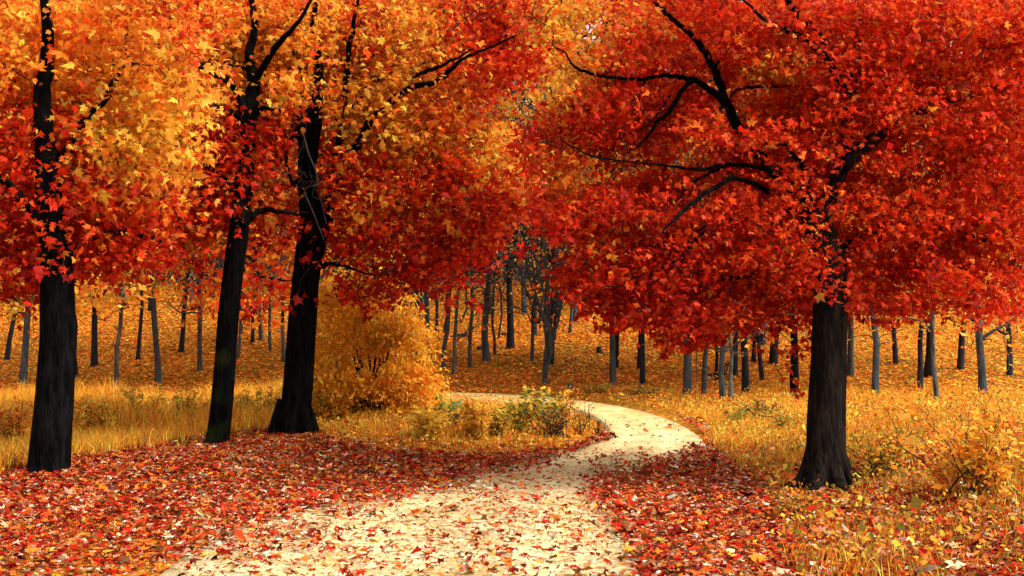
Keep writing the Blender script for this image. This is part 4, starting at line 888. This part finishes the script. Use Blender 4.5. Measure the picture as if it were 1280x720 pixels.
# ================================================================== GRASS
def blades(mb, P_, h, w, cols, rs, lean=.35):
    n = len(P_); ang = rs.uniform(0, 2 * PI, n); side = np.stack([np.cos(ang), np.sin(ang), 0 * ang], -1)
    d = np.stack([rs.normal(0, lean, n), rs.normal(0, lean, n), np.zeros(n)], -1)
    a = P_ - side * w[:, None] / 2; b = P_ + side * w[:, None] / 2
    mid = P_ + np.array([0, 0, .55]) * h[:, None] + d * h[:, None] * .35; tip = P_ + np.array([0, 0, .95]) * h[:, None] + d * h[:, None] * 1.1
    m1 = mid - side * w[:, None] * .35; m2 = mid + side * w[:, None] * .35
    V = np.stack([a, b, m2, m1, tip], 1).reshape(-1, 3); k = np.arange(n)[:, None] * 5
    mb.add(V, k + np.array([[0, 1, 2, 3]]), cols); mb.F[-1] = mb.F[-1]
    mb.V.append(np.zeros((0, 3)))
    mb.F.append((mb.n - len(V)) + k + np.array([[3, 2, 4]])); mb.C.append(cols)
def scatter(n, x0, x1, y0, y1, keep, rs):
    x = rs.uniform(x0, x1, n); y = rs.uniform(y0, y1, n); z = height(x, y); u, v = proj(np.stack([x, y, z], -1))
    ok = keep(x, y, u, v, rs); return np.stack([x, y, z], -1)[ok], u[ok], v[ok]
ISLAND = [(535, 499), (620, 505), (690, 509), (730, 518), (752, 530), (757, 541), (743, 549), (708, 559), (650, 568), (560, 570), (480, 562), (420, 553), (395, 545), (385, 520), (420, 500)]
RIGHTV = [(840, 520), (900, 500), (1000, 498), (1300, 500), (1320, 720), (1020, 740), (985, 700), (975, 640), (950, 600), (908, 572), (893, 556), (872, 538)]
LEFTV = [(-40, 500), (395, 500), (385, 530), (345, 538), (285, 545), (200, 560), (100, 575), (-40, 600)]
FARV = [(690, 490), (1000, 485), (1000, 505), (860, 522), (820, 512), (770, 503)]
rs = np.random.RandomState(8)
def kg(x, y, u, v, rs):
    p = 1.0 * poly_soft(ISLAND, u, v, 4) + .9 * poly_soft(RIGHTV, u, v, 10) + .9 * poly_soft(LEFTV, u, v, 6) + .35 * poly_soft(FARV, u, v, 4)
    return (rs.rand(len(u)) < p * (.45 + fbm(np.stack([x, y], -1), .7, 4, 2))) & (road_dist(x, y) > rs.uniform(-.16, .10, len(u)))
P_, u, v = scatter(520000, -11, 11, 6, 34, kg, rs)
n = len(P_)
near = np.clip(1 - (P_[:, 1] - 9) / 20, 0, 1)
h = rs.uniform(.04, .24, n) * (.1 + 1.7 * fbm(P_[:, :2], 1.0, 14, 3) ** 1.5); h = np.where((v > 545) & (u < 760), h * .55, h); h = np.where((v > 590) & (u > 900), h * .72, h)
h = np.where((v < 516) & (u > 480) & (u < 690), h * .35, h)
h = np.where(poly_soft(LEFTV, u, v, 2) > .5, np.maximum(h, .09) * 2.3, h)
h = np.where(poly_soft(FARV, u, v, 2) > .5, h * .5, h)
wb_ = rs.uniform(.005, .012, n)
nn_ = fbm(P_[:, :2], 1.5, 24, 3)
Wg = np.stack([4.5 + 0 * nn_, 3.0 + 0 * nn_, .6 + 2 * nn_, np.clip(nn_ - .45, 0, 1) * 8, np.clip(nn_ - .55, 0, 1) * 3, .8 + 0 * nn_], 1)
Wg[:, 2] += 3 * np.exp(-(((u - 940) / 90) ** 2 + ((v - 545) / 22) ** 2)); Wg[:, 5] += 4 * np.clip((v - 570) / 60, 0, 1) * (u > 800)
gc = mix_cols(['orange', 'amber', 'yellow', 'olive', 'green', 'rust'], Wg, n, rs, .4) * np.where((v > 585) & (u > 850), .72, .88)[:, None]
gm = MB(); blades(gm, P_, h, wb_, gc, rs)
tag(gm.build('grass', M_GRASS, smooth=False), kind='stuff')

# small leaves and seed heads caught in the grass
P_, u, v = scatter(150000, -11, 11, 6, 34, kg, rs)
n = len(P_); P_[:, 2] += rs.uniform(.01, .20, n) * (.2 + 1.3 * fbm(P_[:, :2], 1.0, 14, 3)) * np.where((v > 545) & (u < 760), .5, 1)
Wg = np.tile(np.array([3, 3.5, 2.2, 1.2, .5, 1.5, .9, .6]), (n, 1)); q = fbm(P_[:, :2], 1.1, 64, 3); Wg[:, 2] += 3 * np.clip(q - .45, 0, 1) * 4; Wg[:, 3] += np.clip(.5 - q, 0, 1) * 12
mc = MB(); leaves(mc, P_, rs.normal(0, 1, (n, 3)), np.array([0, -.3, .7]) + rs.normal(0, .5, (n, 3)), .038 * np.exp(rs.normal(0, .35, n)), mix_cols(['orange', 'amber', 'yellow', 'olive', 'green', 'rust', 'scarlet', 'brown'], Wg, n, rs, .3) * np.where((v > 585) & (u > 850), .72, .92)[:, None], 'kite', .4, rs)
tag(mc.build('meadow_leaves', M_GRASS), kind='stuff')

# ================================================================== FALLEN LEAVES
def litter(P_, S, cols, shape, rs, lift=.012, tilt=.42, curl=1.3):
    n = len(P_); a = rs.uniform(0, 2 * PI, n); D = np.stack([np.cos(a), np.sin(a), rs.normal(0, .18, n)], -1)
    N_ = np.stack([rs.normal(0, tilt, n), rs.normal(0, tilt, n), np.ones(n)], -1)
    m = MB(); leaves(m, P_ + np.array([0, 0, 1]) * (lift + rs.uniform(0, .03, n))[:, None] + .0, D, N_, S, cols, shape, curl, rs); return m
def softline(v, a, b): return np.clip((v - a) / (b - a), 0, 1)
REDL = [(-60, 560), (285, 536), (345, 538), (400, 548), (470, 560), (560, 567), (690, 566), (700, 574), (620, 585), (560, 605), (470, 630), (380, 640), (300, 668), (200, 710), (-60, 760)]
REDR = [(745, 600), (800, 592), (862, 576), (898, 562), (935, 575), (965, 605), (985, 650), (1010, 740), (800, 740), (790, 690), (765, 650), (735, 625)]
def kred(x, y, u, v, rs):
    p = .95 * poly_soft(REDL, u, v, 12) * np.interp(v, [610, 650, 700], [1, .62, .36]) + .80 * poly_soft(REDR, u, v, 12)
    strip = in_poly([(700, 566), (760, 542), (768, 548), (720, 568)], u, v) * .5
    road = np.where((v > 585), .025 + .055 * softline(v, 600, 720), .008)
    road = road + .05 * np.exp(-(((u - 600) / 80) ** 2 + ((v - 605) / 22) ** 2)) + .15 * np.exp(-(((u - 330) / 90) ** 2 + ((v - 690) / 25) ** 2)) + .08 * np.exp(-(((u - 770) / 70) ** 2 + ((v - 580) / 8) ** 2)) + .3 * np.exp(-(((u - 930) / 40) ** 2 + ((v - 590) / 25) ** 2))
    vg = np.where((v > 560) & (u > 880), .62, .25) * ((poly_soft(RIGHTV, u, v, 6) > .5) | (u > 930))
    p = np.maximum(np.maximum(p, strip), np.maximum(road, vg))
    nz = fbm(np.stack([x, y * .6], -1), .55, 91, 3)
    return rs.rand(len(u)) < p * np.max([np.clip((nz - .28) * 3.0, .05, 1.15), .6 * poly_soft(REDL, u, v, 14) * (v < 650), .5 * poly_soft(REDR, u, v, 14), .5 * ((v > 600) & (u > 930))])
rs = np.random.RandomState(19)
P_, u, v = scatter(430000, -9.5, 9.5, 6.2, 21, kred, rs)
n = len(P_); rdv = road_dist(P_[:, 0], P_[:, 1]); P_[:, 2] += np.where(rdv < 0, .03, .0)
redw = np.tile(np.array([4.5, 2.8, 1.6, 1.8, 1.3, 2.2, 2.4, 2.2, 1.1, 3]), (n, 1))
lf = np.exp(-(((u - 330) / 180) ** 2 + ((v - 570) / 35) ** 2)); redw[:, 5] += lf * 2; redw[:, 4] += lf * 2; redw[:, 0] += lf * 2
col = mix_cols(['crimson', 'red', 'scarlet', 'vermil', 'orange', 'brown', 'pink', 'maroon', 'cream', 'rust'], redw, n, rs, .35) * .74
m = litter(P_, .044 * np.exp(rs.normal(0, .4, n)), col, 'maple', rs); tag(m.build('fallen_leaves', M_LITTER), kind='stuff')
# pale withered leaf scraps on the gravel
P_, u, v = scatter(220000, -7, 7, 6.2, 17, lambda x, y, u, v, rs: (road_dist(x, y) < .1) & (rs.rand(len(u)) < .20 * softline(v, 570, 640) * (.3 + fbm(np.stack([x, y], -1), .5, 6, 2))), rs)
n = len(P_); P_[:, 2] += .025
m = litter(P_, .035 * np.exp(rs.normal(0, .35, n)), mix_cols(['cream', 'pink', 'brown', 'gold', 'rust'], (3, 2.5, 2.5, 1, 3), n, rs, .3) * .8, 'oval', rs); tag(m.build('withered_leaves', M_LITTER), kind='stuff')
# orange litter on the hillside
def khill(x, y, u, v, rs):
    c = (u > -60) & (u < 1340) & (v > 250) & (v < 560); edge = (road_dist(x, y) > .05) | ((u < 400) & (v < 505))
    dens = np.where(y > 29, .8, .3)
    return c & edge & (rs.rand(len(u)) < dens * (.4 + fbm(np.stack([x, y], -1), 1.5, 2, 3)))
P_, u, v = scatter(420000, -24, 24, 15, 50, khill, rs)
n = len(P_); q = fbm(P_[:, :2], 4.0, 51, 3)[:, None]; rgt = np.clip((u - 760) / 150, 0, 1)[:, None]
Wl = np.concatenate([.5 + 0 * q, 2.0 + 1.5 * q, 6 - 2 * rgt, 2.5 + 0 * q, .5 + 2 * rgt, .8 + 1 * rgt, .4 + 1.2 * rgt], 1)
m = litter(P_, .080 * np.exp(rs.normal(0, .3, n)), mix_cols(['red', 'vermil', 'orange', 'amber', 'gold', 'brown', 'olive'], Wl, n, rs, .22), 'kite', rs, curl=.5)
tag(m.build('hillside_leaves', M_LITTER), kind='stuff')
